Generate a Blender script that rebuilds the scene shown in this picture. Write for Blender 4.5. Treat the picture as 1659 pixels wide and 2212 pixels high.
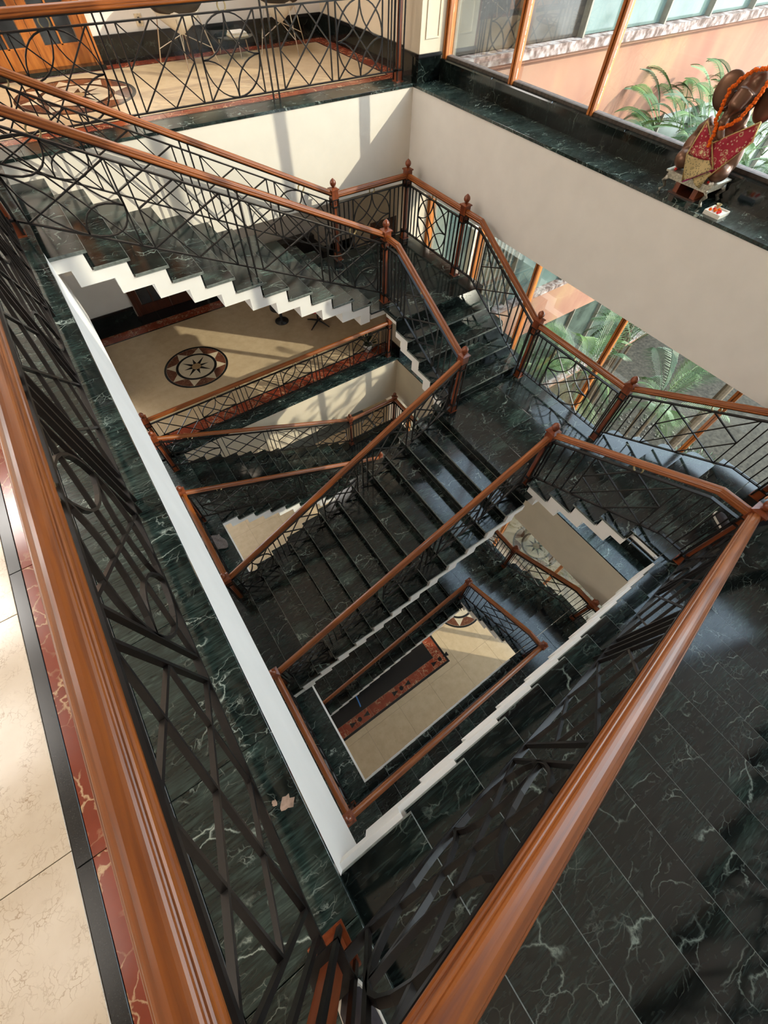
import bpy, math, random
from mathutils import Vector, Matrix
random.seed(7)
for o in list(bpy.data.objects):
    bpy.data.objects.remove(o, do_unlink=True)
scene = bpy.context.scene
COL = scene.collection

# ------------------------------------------------------------------ camera
cam_d = bpy.data.cameras.new('camera')
cam = bpy.data.objects.new('camera', cam_d); COL.objects.link(cam)
CP = Vector((0.31071, 0.25917, 1.80603))
ca, cb, cc, cf = 0.93349, 0.53777, 0.04192, 860.947
_f = Vector((math.sin(cb)*math.cos(ca), math.sin(cb)*math.sin(ca), -math.cos(cb)))
_r = _f.cross(Vector((0, 0, 1))).normalized()
_u = _r.cross(_f)
_r2 = math.cos(cc)*_r + math.sin(cc)*_u
_u2 = -math.sin(cc)*_r + math.cos(cc)*_u
M = Matrix((_r2, _u2, -_f)).transposed().to_4x4(); M.translation = CP
cam.matrix_world = M
cam_d.sensor_fit = 'VERTICAL'; cam_d.sensor_height = 36.0; cam_d.sensor_width = 27.0
cam_d.lens = cf/2212*36.0
cam_d.clip_start = 0.02; cam_d.clip_end = 300
scene.camera = cam

# ------------------------------------------------------------------ world, sun, exposure
w = bpy.data.worlds.new('world'); scene.world = w; w.use_nodes = True
nt = w.node_tree; nt.nodes.clear()
bgn = nt.nodes.new('ShaderNodeBackground'); bgn.inputs['Strength'].default_value = 7.5
tcw = nt.nodes.new('ShaderNodeTexCoord'); spw = nt.nodes.new('ShaderNodeSeparateXYZ'); rpw = nt.nodes.new('ShaderNodeValToRGB')
nt.links.new(tcw.outputs['Generated'], spw.inputs[0]); nt.links.new(spw.outputs['Z'], rpw.inputs[0])
rpw.color_ramp.elements[0].position = 0.0; rpw.color_ramp.elements[0].color = (0.86, 0.90, 0.95, 1)      # hazy horizon
rpw.color_ramp.elements[1].position = 0.8; rpw.color_ramp.elements[1].color = (0.62, 0.78, 1.0, 1)       # pale blue zenith
wo = nt.nodes.new('ShaderNodeOutputWorld')
nt.links.new(rpw.outputs[0], bgn.inputs[0]); nt.links.new(bgn.outputs[0], wo.inputs[0])

SUN = Vector((1.0, -1.0, 0.745)).normalized()
sd = bpy.data.lights.new('sun', 'SUN'); sd.energy = 8.0; sd.angle = math.radians(0.6); sd.color = (1.0, 0.90, 0.74)
so = bpy.data.objects.new('sun', sd); COL.objects.link(so)
so.rotation_euler = SUN.to_track_quat('Z', 'Y').to_euler(); so.location = (30, -30, 25)

scene.view_settings.view_transform = 'Standard'
scene.view_settings.look = 'None'
scene.view_settings.exposure = 0.05
scene.view_settings.gamma = 1.0
scene.view_settings.use_curve_mapping = False

# ------------------------------------------------------------------ constants of the building
R_ = 0.155; G = 0.315; G2 = 0.311; GC = 0.311
H = 31*R_
D = 5.043; S0 = 0.383; WX = 5.471; WY = 6.947; ZF = -1.18
XS = 3.68; XO = 5.40; YO = 6.77; XB = 11*G
XI, XN = 3.79, 5.21
YC0, YC1 = 1.497, D-1.497
X0C = 3.583
YWN = D-WY                       # near wall
GX = 6.05                        # glass plane
LX = 5.93                        # back of the window ledge
ZL = -12*R_; ZM = -17*R_
TOP = 4.5

# ------------------------------------------------------------------ material helpers
def newmat(name):
    m = bpy.data.materials.new(name); m.use_nodes = True
    n = m.node_tree.nodes; n.clear()
    out = n.new('ShaderNodeOutputMaterial'); b = n.new('ShaderNodeBsdfPrincipled')
    m.node_tree.links.new(b.outputs[0], out.inputs[0])
    return m, m.node_tree, b
def N(t, typ, **kw):
    n = t.nodes.new(typ)
    for k, v in kw.items():
        if k in n.inputs: n.inputs[k].default_value = v
        else: setattr(n, k, v)
    return n
def L(t, a, b): t.links.new(a, b)
def ramp(t, src, stops):
    r = t.nodes.new('ShaderNodeValToRGB'); e = r.color_ramp.elements
    while len(e) < len(stops): e.new(0.5)
    for i, (p, c) in enumerate(stops):
        e[i].position = p; e[i].color = (*c, 1) if len(c) == 3 else c
    L(t, src, r.inputs[0]); return r
def mixc(t, f, a, b):
    m = t.nodes.new('ShaderNodeMix'); m.data_type = 'RGBA'
    if isinstance(f, float): m.inputs[0].default_value = f
    else: L(t, f, m.inputs[0])
    for s, v in ((6, a), (7, b)):
        if isinstance(v, tuple): m.inputs[s].default_value = (*v, 1)
        else: L(t, v, m.inputs[s])
    return m.outputs[2]
def coords(t, rnd=True, kind='Object'):
    tc = t.nodes.new('ShaderNodeTexCoord')
    if not rnd: return tc.outputs[kind]
    oi = t.nodes.new('ShaderNodeObjectInfo')
    mu = N(t, 'ShaderNodeMath', operation='MULTIPLY'); mu.inputs[1].default_value = 37.0
    L(t, oi.outputs['Random'], mu.inputs[0])
    va = N(t, 'ShaderNodeVectorMath', operation='ADD')
    L(t, tc.outputs[kind], va.inputs[0]); L(t, mu.outputs[0], va.inputs[1])
    return va.outputs[0]
def bump(t, b, src, st=0.1, dist=0.01):
    bp = N(t, 'ShaderNodeBump'); bp.inputs['Strength'].default_value = st; bp.inputs['Distance'].default_value = dist
    L(t, src, bp.inputs['Height']); L(t, bp.outputs[0], b.inputs['Normal'])
def plain(name, col, rough=0.5, metal=0.0, noise=0.0, scale=8.0, spec=0.5, bmp=0.0):
    m, t, b = newmat(name)
    b.inputs['Roughness'].default_value = rough; b.inputs['Metallic'].default_value = metal
    b.inputs['Specular IOR Level'].default_value = spec
    no = N(t, 'ShaderNodeTexNoise'); no.inputs['Scale'].default_value = scale; no.inputs['Detail'].default_value = 5
    L(t, coords(t), no.inputs[0])
    c = ramp(t, no.outputs[0], [(0.25, tuple(x*(1-noise) for x in col)), (0.75, tuple(min(1, x*(1+noise)) for x in col))])
    L(t, c.outputs[0], b.inputs['Base Color'])
    if bmp: bump(t, b, no.outputs[0], bmp)
    return m

def green_marble(name, dark, mid, vein, rough, vamt=1.0, vscale=2.6, light=(0.060, 0.105, 0.088), gain=1.0):
    m, t, b = newmat(name)
    co = coords(t)
    mp = N(t, 'ShaderNodeMapping'); mp.inputs['Rotation'].default_value = (0.1, 0.2, 0.6); mp.inputs['Scale'].default_value = (1, 2.2, 1)
    L(t, co, mp.inputs[0])
    n1 = N(t, 'ShaderNodeTexNoise'); n1.inputs['Scale'].default_value = 1.5; n1.inputs['Detail'].default_value = 7; n1.inputs['Distortion'].default_value = 0.7
    L(t, mp.outputs[0], n1.inputs[0])
    base = ramp(t, n1.outputs[0], [(0.34, dark), (0.46, tuple((a+c)*0.5 for a, c in zip(dark, mid))), (0.57, mid), (0.69, light)])
    # brushed streaks
    ms = N(t, 'ShaderNodeMapping'); ms.inputs['Rotation'].default_value = (0.0, 0.0, 0.9); ms.inputs['Scale'].default_value = (4, 34, 6)
    L(t, co, ms.inputs[0])
    n3 = N(t, 'ShaderNodeTexNoise'); n3.inputs['Scale'].default_value = 1.6; n3.inputs['Detail'].default_value = 7; n3.inputs['Distortion'].default_value = 1.6
    L(t, ms.outputs[0], n3.inputs[0])
    f3 = ramp(t, n3.outputs[0], [(0.30, (0.35*gain,)*3), (0.52, (0.95*gain,)*3), (0.70, (2.3*gain,)*3)])
    mul = N(t, 'ShaderNodeMix', data_type='RGBA', blend_type='MULTIPLY'); mul.inputs[0].default_value = 1.0
    L(t, base.outputs[0], mul.inputs[6]); L(t, f3.outputs[0], mul.inputs[7])
    cols = mul.outputs[2]
    # veins
    nw = N(t, 'ShaderNodeTexNoise'); nw.inputs['Scale'].default_value = 2.6; nw.inputs['Detail'].default_value = 8
    L(t, co, nw.inputs[0])
    vm = N(t, 'ShaderNodeVectorMath', operation='MULTIPLY_ADD'); L(t, nw.outputs['Color'], vm.inputs[0])
    vm.inputs[1].default_value = (0.8, 0.8, 0.8); L(t, mp.outputs[0], vm.inputs[2])
    for sc, wd, lo, hi, st in ((vscale, 0.008, 0.53, 0.62, 1.0), (vscale*2.7, 0.010, 0.54, 0.66, 0.8), (vscale*5.5, 0.022, 0.55, 0.70, 0.45)):
        vo = N(t, 'ShaderNodeTexVoronoi', feature='DISTANCE_TO_EDGE'); vo.inputs['Scale'].default_value = sc
        L(t, vm.outputs[0], vo.inputs[0])
        e = ramp(t, vo.outputs['Distance'], [(0.0, (1, 1, 1)), (wd, (0.35, 0.35, 0.35)), (wd*2.6, (0, 0, 0))])
        mk = N(t, 'ShaderNodeTexNoise'); mk.inputs['Scale'].default_value = 1.7+sc*0.35; mk.inputs['Detail'].default_value = 4
        L(t, mp.outputs[0], mk.inputs[0])
        mr = ramp(t, mk.outputs[0], [(lo, (0, 0, 0)), (hi, (min(1, st*vamt),)*3)])
        mm = N(t, 'ShaderNodeMath', operation='MULTIPLY', use_clamp=True); L(t, e.outputs[0], mm.inputs[0]); L(t, mr.outputs[0], mm.inputs[1])
        cols = mixc(t, mm.outputs[0], cols, vein)
    L(t, cols, b.inputs['Base Color'])
    rr = ramp(t, n1.outputs[0], [(0.3, (rough*0.8,)*3), (0.7, (rough*1.3,)*3)])
    L(t, rr.outputs[0], b.inputs['Roughness'])
    b.inputs['Specular IOR Level'].default_value = 0.55
    return m

MAT = {}
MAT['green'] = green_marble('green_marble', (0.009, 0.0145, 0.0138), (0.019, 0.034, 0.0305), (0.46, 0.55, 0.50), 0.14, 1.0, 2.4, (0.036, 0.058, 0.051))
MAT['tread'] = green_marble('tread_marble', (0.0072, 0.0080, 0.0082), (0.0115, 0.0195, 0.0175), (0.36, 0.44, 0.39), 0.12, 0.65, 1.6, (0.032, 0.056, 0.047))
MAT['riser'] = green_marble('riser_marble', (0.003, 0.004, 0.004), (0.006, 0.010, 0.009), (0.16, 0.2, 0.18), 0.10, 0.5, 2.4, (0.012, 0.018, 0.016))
MAT['edge'] = plain('honed_edge', (0.14, 0.155, 0.14), 0.45, 0, 0.45, 30)
MAT['black'] = plain('black_granite', (0.010, 0.010, 0.011), 0.22, 0, 0.7, 240)
MAT['grey'] = plain('grey_granite', (0.030, 0.029, 0.028), 0.3, 0, 0.5, 260)
MAT['grout'] = plain('grout', (0.10, 0.11, 0.10), 0.8)
MAT['wall'] = plain('white_paint', (0.82, 0.785, 0.745), 0.65, 0, 0.04, 3, 0.3, 0.02)
MAT['warm'] = plain('warm_white_paint', (0.83, 0.765, 0.67), 0.65, 0, 0.04, 3, 0.3, 0.02)
MAT['cream'] = plain('cream_paint', (0.74, 0.63, 0.48), 0.6, 0, 0.05, 3, 0.3)
MAT['ceiling'] = plain('ceiling_paint', (0.80, 0.78, 0.74), 0.8)
MAT['iron'] = plain('black_iron', (0.012, 0.010, 0.0095), 0.36, 0.0, 0.3, 30, 0.35)
MAT['brass'] = plain('dull_brass', (0.42, 0.33, 0.17), 0.42, 0.75, 0.2, 20)
MAT['silver'] = plain('silver_metal', (0.42, 0.39, 0.32), 0.38, 0.6, 0.5, 60, 0.5, 0.2)
MAT['chrome'] = plain('chrome', (0.75, 0.73, 0.68), 0.15, 1.0)
MAT['white_plastic'] = plain('white_plastic', (0.80, 0.77, 0.70), 0.4)
MAT['leather'] = plain('black_leather', (0.02, 0.018, 0.018), 0.4, 0, 0.3, 30)
MAT['redfab'] = plain('red_fabric', (0.36, 0.015, 0.02), 0.7, 0, 0.2, 50)
MAT['rag'] = plain('grey_cloth', (0.22, 0.19, 0.18), 0.95, 0, 0.3, 40, 0.2, 0.3)
MAT['blue'] = plain('blue_plastic', (0.03, 0.16, 0.42), 0.5)
MAT['potwhite'] = plain('white_ceramic', (0.78, 0.76, 0.72), 0.25)
MAT['orange'] = plain('marigold', (0.80, 0.13, 0.01), 0.85, 0, 0.3, 90, 0.2, 0.4)
MAT['bronze'] = plain('dark_bronze', (0.15, 0.075, 0.045), 0.30, 0.55, 0.35, 7, 0.6)
MAT['skin'] = plain('skin', (0.42, 0.20, 0.12), 0.5, 0, 0.08, 20)
MAT['denim'] = plain('dark_trousers', (0.015, 0.018, 0.03), 0.85, 0, 0.2, 60)
MAT['shirt'] = plain('grey_shirt', (0.16, 0.17, 0.20), 0.85, 0, 0.1, 50)
MAT['hair'] = plain('black_hair', (0.01, 0.008, 0.007), 0.5, 0, 0.3, 60)
MAT['shoe'] = plain('dark_canvas', (0.035, 0.028, 0.032), 0.85, 0, 0.2, 90)
MAT['sole'] = plain('white_rubber', (0.75, 0.70, 0.62), 0.6)
MAT['petalred'] = plain('red_petals', (0.55, 0.02, 0.015), 0.7, 0, 0.3, 60)
MAT['petalwhite'] = plain('white_petals', (0.75, 0.70, 0.62), 0.7)
MAT['soil'] = plain('dark_soil', (0.0350, 0.0294, 0.0210), 0.95, 0, 0.6, 9, 0.2, 0.5)
MAT['gravel'] = plain('pale_gravel', (0.1200, 0.1050, 0.0840), 0.9, 0, 0.7, 34, 0.2, 0.6)
MAT['stone'] = plain('path_stone', (0.1560, 0.1020, 0.0750), 0.8, 0, 0.3, 9, 0.3, 0.2)
MAT['gold'] = plain('gold_braid', (0.62, 0.45, 0.18), 0.6, 0.2, 0.3, 120)
MAT['magenta'] = plain('magenta_hem', (0.35, 0.01, 0.14), 0.7)
MAT['paper'] = plain('magazine_paper', (0.66, 0.56, 0.40), 0.6, 0, 0.35, 30)
MAT['grime'] = plain('grimy_frame', (0.06, 0.045, 0.035), 0.7, 0, 0.6, 25)
MAT['splash'] = plain('dried_plaster', (0.40, 0.28, 0.22), 0.9, 0, 0.3, 60)
MAT['fillglow'] = None

def veined(name, base, dark, vein, rough, vs, wd, warp, lo=0.4, hi=0.7, nscale=4):
    m, t, b = newmat(name)
    co = coords(t)
    n1 = N(t, 'ShaderNodeTexNoise'); n1.inputs['Scale'].default_value = nscale; n1.inputs['Detail'].default_value = 8
    L(t, co, n1.inputs[0])
    c = ramp(t, n1.outputs[0], [(0.3, dark), (0.7, base)]).outputs[0]
    vm = N(t, 'ShaderNodeVectorMath', operation='MULTIPLY_ADD'); L(t, n1.outputs['Color'], vm.inputs[0])
    vm.inputs[1].default_value = (warp,)*3; L(t, co, vm.inputs[2])
    vo = N(t, 'ShaderNodeTexVoronoi', feature='DISTANCE_TO_EDGE'); vo.inputs['Scale'].default_value = vs
    L(t, vm.outputs[0], vo.inputs[0])
    e = ramp(t, vo.outputs['Distance'], [(0, (1, 1, 1)), (wd, (0, 0, 0))])
    mk = N(t, 'ShaderNodeTexNoise'); mk.inputs['Scale'].default_value = vs*0.5; L(t, co, mk.inputs[0])
    mr = ramp(t, mk.outputs[0], [(lo, (0, 0, 0)), (hi, (1, 1, 1))])
    mm = N(t, 'ShaderNodeMath', operation='MULTIPLY'); L(t, e.outputs[0], mm.inputs[0]); L(t, mr.outputs[0], mm.inputs[1])
    L(t, mixc(t, mm.outputs[0], c, vein), b.inputs['Base Color'])
    b.inputs['Roughness'].default_value = rough
    return m
MAT['beige'] = veined('beige_marble', (0.74, 0.63, 0.50), (0.66, 0.545, 0.415), (0.42, 0.29, 0.18), 0.18, 30, 0.07, 0.25, 0.42, 0.7, 9)
MAT['beige2'] = veined('honey_beige_marble', (0.62, 0.47, 0.30), (0.54, 0.40, 0.25), (0.40, 0.27, 0.15), 0.2, 26, 0.05, 0.3, 0.5, 0.8, 6)
MAT['red'] = veined('red_marble', (0.30, 0.055, 0.025), (0.20, 0.035, 0.016), (0.62, 0.42, 0.24), 0.15, 9, 0.06, 0.5, 0.42, 0.6)
MAT['brown'] = veined('brown_marble', (0.16, 0.055, 0.03), (0.09, 0.03, 0.018), (0.35, 0.22, 0.13), 0.15, 9, 0.05, 0.5)
MAT['tan'] = plain('tan_marble', (0.34, 0.22, 0.11), 0.18, 0, 0.2, 10)
MAT['ivory'] = plain('ivory_marble', (0.60, 0.50, 0.36), 0.18, 0, 0.1, 8)

def wood(name, light, dark, rough, uv=True, scale=(2.2, 45, 45)):
    m, t, b = newmat(name)
    tc = t.nodes.new('ShaderNodeTexCoord')
    mp = N(t, 'ShaderNodeMapping'); mp.inputs['Scale'].default_value = scale
    oi = t.nodes.new('ShaderNodeObjectInfo')
    va = N(t, 'ShaderNodeVectorMath', operation='ADD')
    mu = N(t, 'ShaderNodeMath', operation='MULTIPLY'); mu.inputs[1].default_value = 23.0
    L(t, oi.outputs['Random'], mu.inputs[0])
    L(t, tc.outputs['UV' if uv else 'Object'], va.inputs[0]); L(t, mu.outputs[0], va.inputs[1])
    L(t, va.outputs[0], mp.inputs[0])
    n1 = N(t, 'ShaderNodeTexNoise'); n1.inputs['Scale'].default_value = 1.0; n1.inputs['Detail'].default_value = 6; n1.inputs['Distortion'].default_value = 0.6
    L(t, mp.outputs[0], n1.inputs[0])
    c = ramp(t, n1.outputs[0], [(0.30, dark), (0.55, tuple((a+2*q)/3 for a, q in zip(dark, light))), (0.72, light)])
    L(t, c.outputs[0], b.inputs['Base Color'])
    b.inputs['Roughness'].default_value = rough
    b.inputs['Coat Weight'].default_value = 0.15; b.inputs['Coat Roughness'].default_value = 0.12
    return m
MAT['rail'] = wood('handrail_wood', (0.33, 0.090, 0.011), (0.135, 0.029, 0.004), 0.36)
MAT['wood'] = wood('newel_wood', (0.26, 0.062, 0.018), (0.11, 0.022, 0.008), 0.3, False, (20, 20, 4))
MAT['frame'] = wood('window_wood', (0.55, 0.19, 0.035), (0.30, 0.075, 0.014), 0.35, False, (30, 30, 2.5))
MAT['door'] = wood('door_wood', (0.50, 0.17, 0.035), (0.26, 0.07, 0.014), 0.3, False, (18, 18, 2.5))
MAT['darkwood'] = wood('dark_wood', (0.10, 0.026, 0.012), (0.045, 0.012, 0.007), 0.3, False, (18, 18, 3))

def glassmat(name, tint, refl=0.9, fac=0.0):
    m = bpy.data.materials.new(name); m.use_nodes = True; t = m.node_tree; t.nodes.clear()
    out = t.nodes.new('ShaderNodeOutputMaterial')
    tr = N(t, 'ShaderNodeBsdfTransparent'); tr.inputs[0].default_value = (*tint, 1)
    gl = N(t, 'ShaderNodeBsdfGlossy'); gl.inputs['Roughness'].default_value = 0.01
    fr = N(t, 'ShaderNodeFresnel'); fr.inputs[0].default_value = 1.45
    mu = N(t, 'ShaderNodeMath', operation='MULTIPLY'); mu.inputs[1].default_value = refl; L(t, fr.outputs[0], mu.inputs[0])
    mx = t.nodes.new('ShaderNodeMixShader'); L(t, mu.outputs[0], mx.inputs[0]); L(t, tr.outputs[0], mx.inputs[1]); L(t, gl.outputs[0], mx.inputs[2])
    L(t, mx.outputs[0], out.inputs[0])
    return m
MAT['glass'] = glassmat('window_glass', (0.93, 0.96, 0.94), 0.55)
MAT['tableglass'] = glassmat('table_glass', (0.75, 0.85, 0.82))
MAT['paneD'] = plain('dark_pane', (0.045, 0.038, 0.032), 0.12, 0, 0.5, 3)
MAT['paneG'] = plain('pale_green_pane', (0.0900, 0.1260, 0.1125), 0.1, 0, 0.25, 2)
MAT['paneB'] = plain('deep_green_pane', (0.055, 0.07, 0.055), 0.12, 0, 0.5, 2)
MAT['doorglass'] = plain('door_pane', (0.035, 0.04, 0.045), 0.15, 0, 0.4, 6)
MAT['alu'] = plain('pale_frame', (0.1980, 0.1740, 0.1320), 0.5, 0, 0.2, 10)
# pink plaster
m, t, b = newmat('pink_plaster'); co = coords(t, False)
n1 = N(t, 'ShaderNodeTexNoise'); n1.inputs['Scale'].default_value = 0.9; n1.inputs['Detail'].default_value = 8; n1.inputs['Distortion'].default_value = 0.6
mp = N(t, 'ShaderNodeMapping'); mp.inputs['Scale'].default_value = (1.3, 1, 0.7); L(t, co, mp.inputs[0]); L(t, mp.outputs[0], n1.inputs[0])
c = ramp(t, n1.outputs[0], [(0.3, (0.2210, 0.0921, 0.0599)), (0.55, (0.2619, 0.1262, 0.0770)), (0.75, (0.2946, 0.1705, 0.0884))])
L(t, c.outputs[0], b.inputs['Base Color']); b.inputs['Roughness'].default_value = 0.9; bump(t, b, n1.outputs[0], 0.2)
MAT['pink'] = m
m, t, b = newmat('peeling_ledge'); co = coords(t, False)
n1 = N(t, 'ShaderNodeTexNoise'); n1.inputs['Scale'].default_value = 9; n1.inputs['Detail'].default_value = 8; L(t, co, n1.inputs[0])
c = ramp(t, n1.outputs[0], [(0.38, (0.0900, 0.0540, 0.0420)), (0.5, (0.2040, 0.1440, 0.1260)), (0.62, (0.3000, 0.2640, 0.2460))])
L(t, c.outputs[0], b.inputs['Base Color']); b.inputs['Roughness'].default_value = 0.9; bump(t, b, n1.outputs[0], 0.5)
MAT['ledge'] = m
# brocade
m, t, b = newmat('red_brocade'); co = coords(t, False)
vo = N(t, 'ShaderNodeTexVoronoi'); vo.inputs['Scale'].default_value = 42; L(t, co, vo.inputs[0])
wv = N(t, 'ShaderNodeTexVoronoi'); wv.inputs['Scale'].default_value = 14; L(t, co, wv.inputs[0])
f1 = ramp(t, vo.outputs['Distance'], [(0.22, (1, 1, 1)), (0.34, (0, 0, 0))]); f2 = ramp(t, wv.outputs['Distance'], [(0.18, (1, 1, 1)), (0.24, (0, 0, 0)), (0.30, (0, 0, 0)), (0.33, (0.8, 0.8, 0.8)), (0.38, (0, 0, 0))])
cA = mixc(t, f1.outputs[0], (0.36, 0.012, 0.035), (0.62, 0.36, 0.26)); cB = mixc(t, f2.outputs[0], cA, (0.62, 0.50, 0.26))
L(t, cB, b.inputs['Base Color']); b.inputs['Roughness'].default_value = 0.7
MAT['brocade'] = m
m, t, b = newmat('gold_brocade'); co = coords(t, False)
vo = N(t, 'ShaderNodeTexVoronoi'); vo.inputs['Scale'].default_value = 60; L(t, co, vo.inputs[0])
c = ramp(t, vo.outputs['Distance'], [(0.2, (0.20, 0.17, 0.09)), (0.45, (0.55, 0.42, 0.20))])
L(t, c.outputs[0], b.inputs['Base Color']); b.inputs['Roughness'].default_value = 0.7
MAT['goldbro'] = m
# foliage
def leafmat(name, a, c_):
    m, t, b = newmat(name)
    oi = t.nodes.new('ShaderNodeObjectInfo')
    c = ramp(t, oi.outputs['Random'], [(0.0, a), (1.0, c_)])
    L(t, c.outputs[0], b.inputs['Base Color']); b.inputs['Roughness'].default_value = 0.5
    b.inputs['Transmission Weight'].default_value = 0.0
    b.inputs['Subsurface Weight'].default_value = 0.0
    return m
MAT['leaf'] = leafmat('palm_leaf', (0.0200, 0.0520, 0.0120), (0.0880, 0.1520, 0.0280))
MAT['leaf2'] = leafmat('shrub_leaf', (0.0144, 0.0304, 0.0088), (0.0480, 0.0680, 0.0200))
MAT['bark'] = plain('bark', (0.09, 0.06, 0.035), 0.9, 0, 0.4, 20)

# ------------------------------------------------------------------ geometry helpers
def mesh_obj(name, verts, faces, mat, parent=None, smooth=False, uvs=None, recenter=True):
    vs = [Vector(v) for v in verts]
    if recenter:
        mn = Vector([min(v[i] for v in vs) for i in range(3)]); mx = Vector([max(v[i] for v in vs) for i in range(3)])
        c = (mn+mx)/2
    else: c = Vector((0, 0, 0))
    me = bpy.data.meshes.new(name)
    me.from_pydata([v-c for v in vs], [], faces)
    if uvs:
        uvl = me.uv_layers.new(name='UVMap')
        for li, u in enumerate(uvs): uvl.data[li].uv = u
    if smooth:
        me.polygons.foreach_set('use_smooth', [True]*len(me.polygons))
    me.update()
    if isinstance(mat, str): mat = MAT[mat]
    me.materials.append(mat)
    if name == 'tread':
        me.materials.append(MAT['edge'])
        zt = max(v.co.z for v in me.vertices)
        for p in me.polygons:
            if not all(me.vertices[i].co.z > zt-1e-5 for i in p.vertices): p.material_index = 1
    o = bpy.data.objects.new(name, me); COL.objects.link(o)
    o.location = c
    if parent is not None:
        o.parent = parent
        p = parent; off = Vector((0, 0, 0))
        while p is not None:
            off += p.location; p = p.parent
        o.location = c-off
    return o
def tag(o, label=None, cat=None, group=None, kind=None):
    if label: o['label'] = label
    if cat: o['category'] = cat
    if group: o['group'] = group
    if kind: o['kind'] = kind
    return o
def thing(name, label, cat, loc=(0, 0, 0), group=None):
    o = bpy.data.objects.new(name, None); COL.objects.link(o); o.location = loc
    o.empty_display_size = 0.1
    return tag(o, label, cat, group)
BF = [(0, 3, 2, 1), (4, 5, 6, 7), (0, 1, 5, 4), (1, 2, 6, 5), (2, 3, 7, 6), (3, 0, 4, 7)]
def box(name, a, b, mat, parent=None, kind=None):
    x0, y0, z0 = a; x1, y1, z1 = b
    v = [(x0, y0, z0), (x1, y0, z0), (x1, y1, z0), (x0, y1, z0), (x0, y0, z1), (x1, y0, z1), (x1, y1, z1), (x0, y1, z1)]
    o = mesh_obj(name, v, BF, mat, parent)
    if kind: o['kind'] = kind
    return o
def bevbox_data(a, b, e=0.006):
    """box with chamfered top edge"""
    x0, y0, z0 = a; x1, y1, z1 = b
    v = [(x0, y0, z0), (x1, y0, z0), (x1, y1, z0), (x0, y1, z0),
         (x0, y0, z1-e), (x1, y0, z1-e), (x1, y1, z1-e), (x0, y1, z1-e),
         (x0+e, y0+e, z1), (x1-e, y0+e, z1), (x1-e, y1-e, z1), (x0+e, y1-e, z1)]
    f = [(0, 3, 2, 1), (8, 9, 10, 11)]
    for s in (0, 4):
        for i in range(4):
            j = (i+1) % 4
            f.append((s+i, s+j, s+4+j, s+4+i))
    return v, f
def slab(name, a, b, mat, parent=None, e=0.004):
    v, f = bevbox_data(a, b, e); return mesh_obj(name, v, f, mat, parent)
def prism(name, pts, z0, z1, mat, parent=None, tf=None):
    """extrude polygon pts (ccw, 2D) from z0 to z1; tf maps (a,b,c)->world"""
    n = len(pts)
    v = [(p[0], p[1], z0) for p in pts]+[(p[0], p[1], z1) for p in pts]
    f = [tuple(reversed(range(n))), tuple(range(n, 2*n))]
    for i in range(n):
        j = (i+1) % n; f.append((i, j, n+j, n+i))
    if tf: v = [tf(*q) for q in v]
    return mesh_obj(name, v, f, mat, parent)
def merge(*parts):
    V, F = [], []
    for v, f in parts:
        o = len(V); V += list(v); F += [tuple(i+o for i in q) for q in f]
    return V, F
def boxd(a, b):
    x0, y0, z0 = a; x1, y1, z1 = b
    return [(x0, y0, z0), (x1, y0, z0), (x1, y1, z0), (x0, y1, z0), (x0, y0, z1), (x1, y0, z1), (x1, y1, z1), (x0, y1, z1)], list(BF)
def lathe(prof, c, n=14):
    """prof: list of (r,z) from bottom to top around z axis at c"""
    V, F = [], []
    for r, z in prof:
        for k in range(n):
            a = 2*math.pi*k/n; V.append((c[0]+r*math.cos(a), c[1]+r*math.sin(a), c[2]+z))
    for i in range(len(prof)-1):
        for k in range(n):
            l = (k+1) % n; F.append((i*n+k, i*n+l, (i+1)*n+l, (i+1)*n+k))
    F.append(tuple(reversed(range(n)))); F.append(tuple(range((len(prof)-1)*n, len(prof)*n)))
    return V, F
def tube(pts, rads, n=8, flat=None):
    """round tube along points"""
    P = [Vector(p) for p in pts]; V, F = [], []
    if not isinstance(rads, (list, tuple)): rads = [rads]*len(P)
    up = Vector((0, 0, 1))
    for i, p in enumerate(P):
        d = (P[min(i+1, len(P)-1)]-P[max(i-1, 0)]).normalized()
        if abs(d.dot(up)) > 0.95: up2 = Vector((1, 0, 0))
        else: up2 = up
        a = d.cross(up2).normalized(); b_ = d.cross(a).normalized()
        for k in range(n):
            t_ = 2*math.pi*k/n
            V.append(p+a*math.cos(t_)*rads[i]+b_*math.sin(t_)*rads[i])
    for i in range(len(P)-1):
        for k in range(n):
            l = (k+1) % n; F.append((i*n+k, i*n+l, (i+1)*n+l, (i+1)*n+k))
    F.append(tuple(reversed(range(n)))); F.append(tuple(range((len(P)-1)*n, len(P)*n)))
    return V, F
def ellipsoid(c, r, nu=16, nv=10, rot=None):
    V, F = [], []
    for i in range(nv+1):
        ph = math.pi*i/nv
        for k in range(nu):
            th = 2*math.pi*k/nu
            p = Vector((r[0]*math.sin(ph)*math.cos(th), r[1]*math.sin(ph)*math.sin(th), -r[2]*math.cos(ph)))
            if rot: p = rot @ p
            V.append(Vector(c)+p)
    for i in range(nv):
        for k in range(nu):
            l = (k+1) % nu; F.append((i*nu+k, i*nu+l, (i+1)*nu+l, (i+1)*nu+k))
    return V, F

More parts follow.
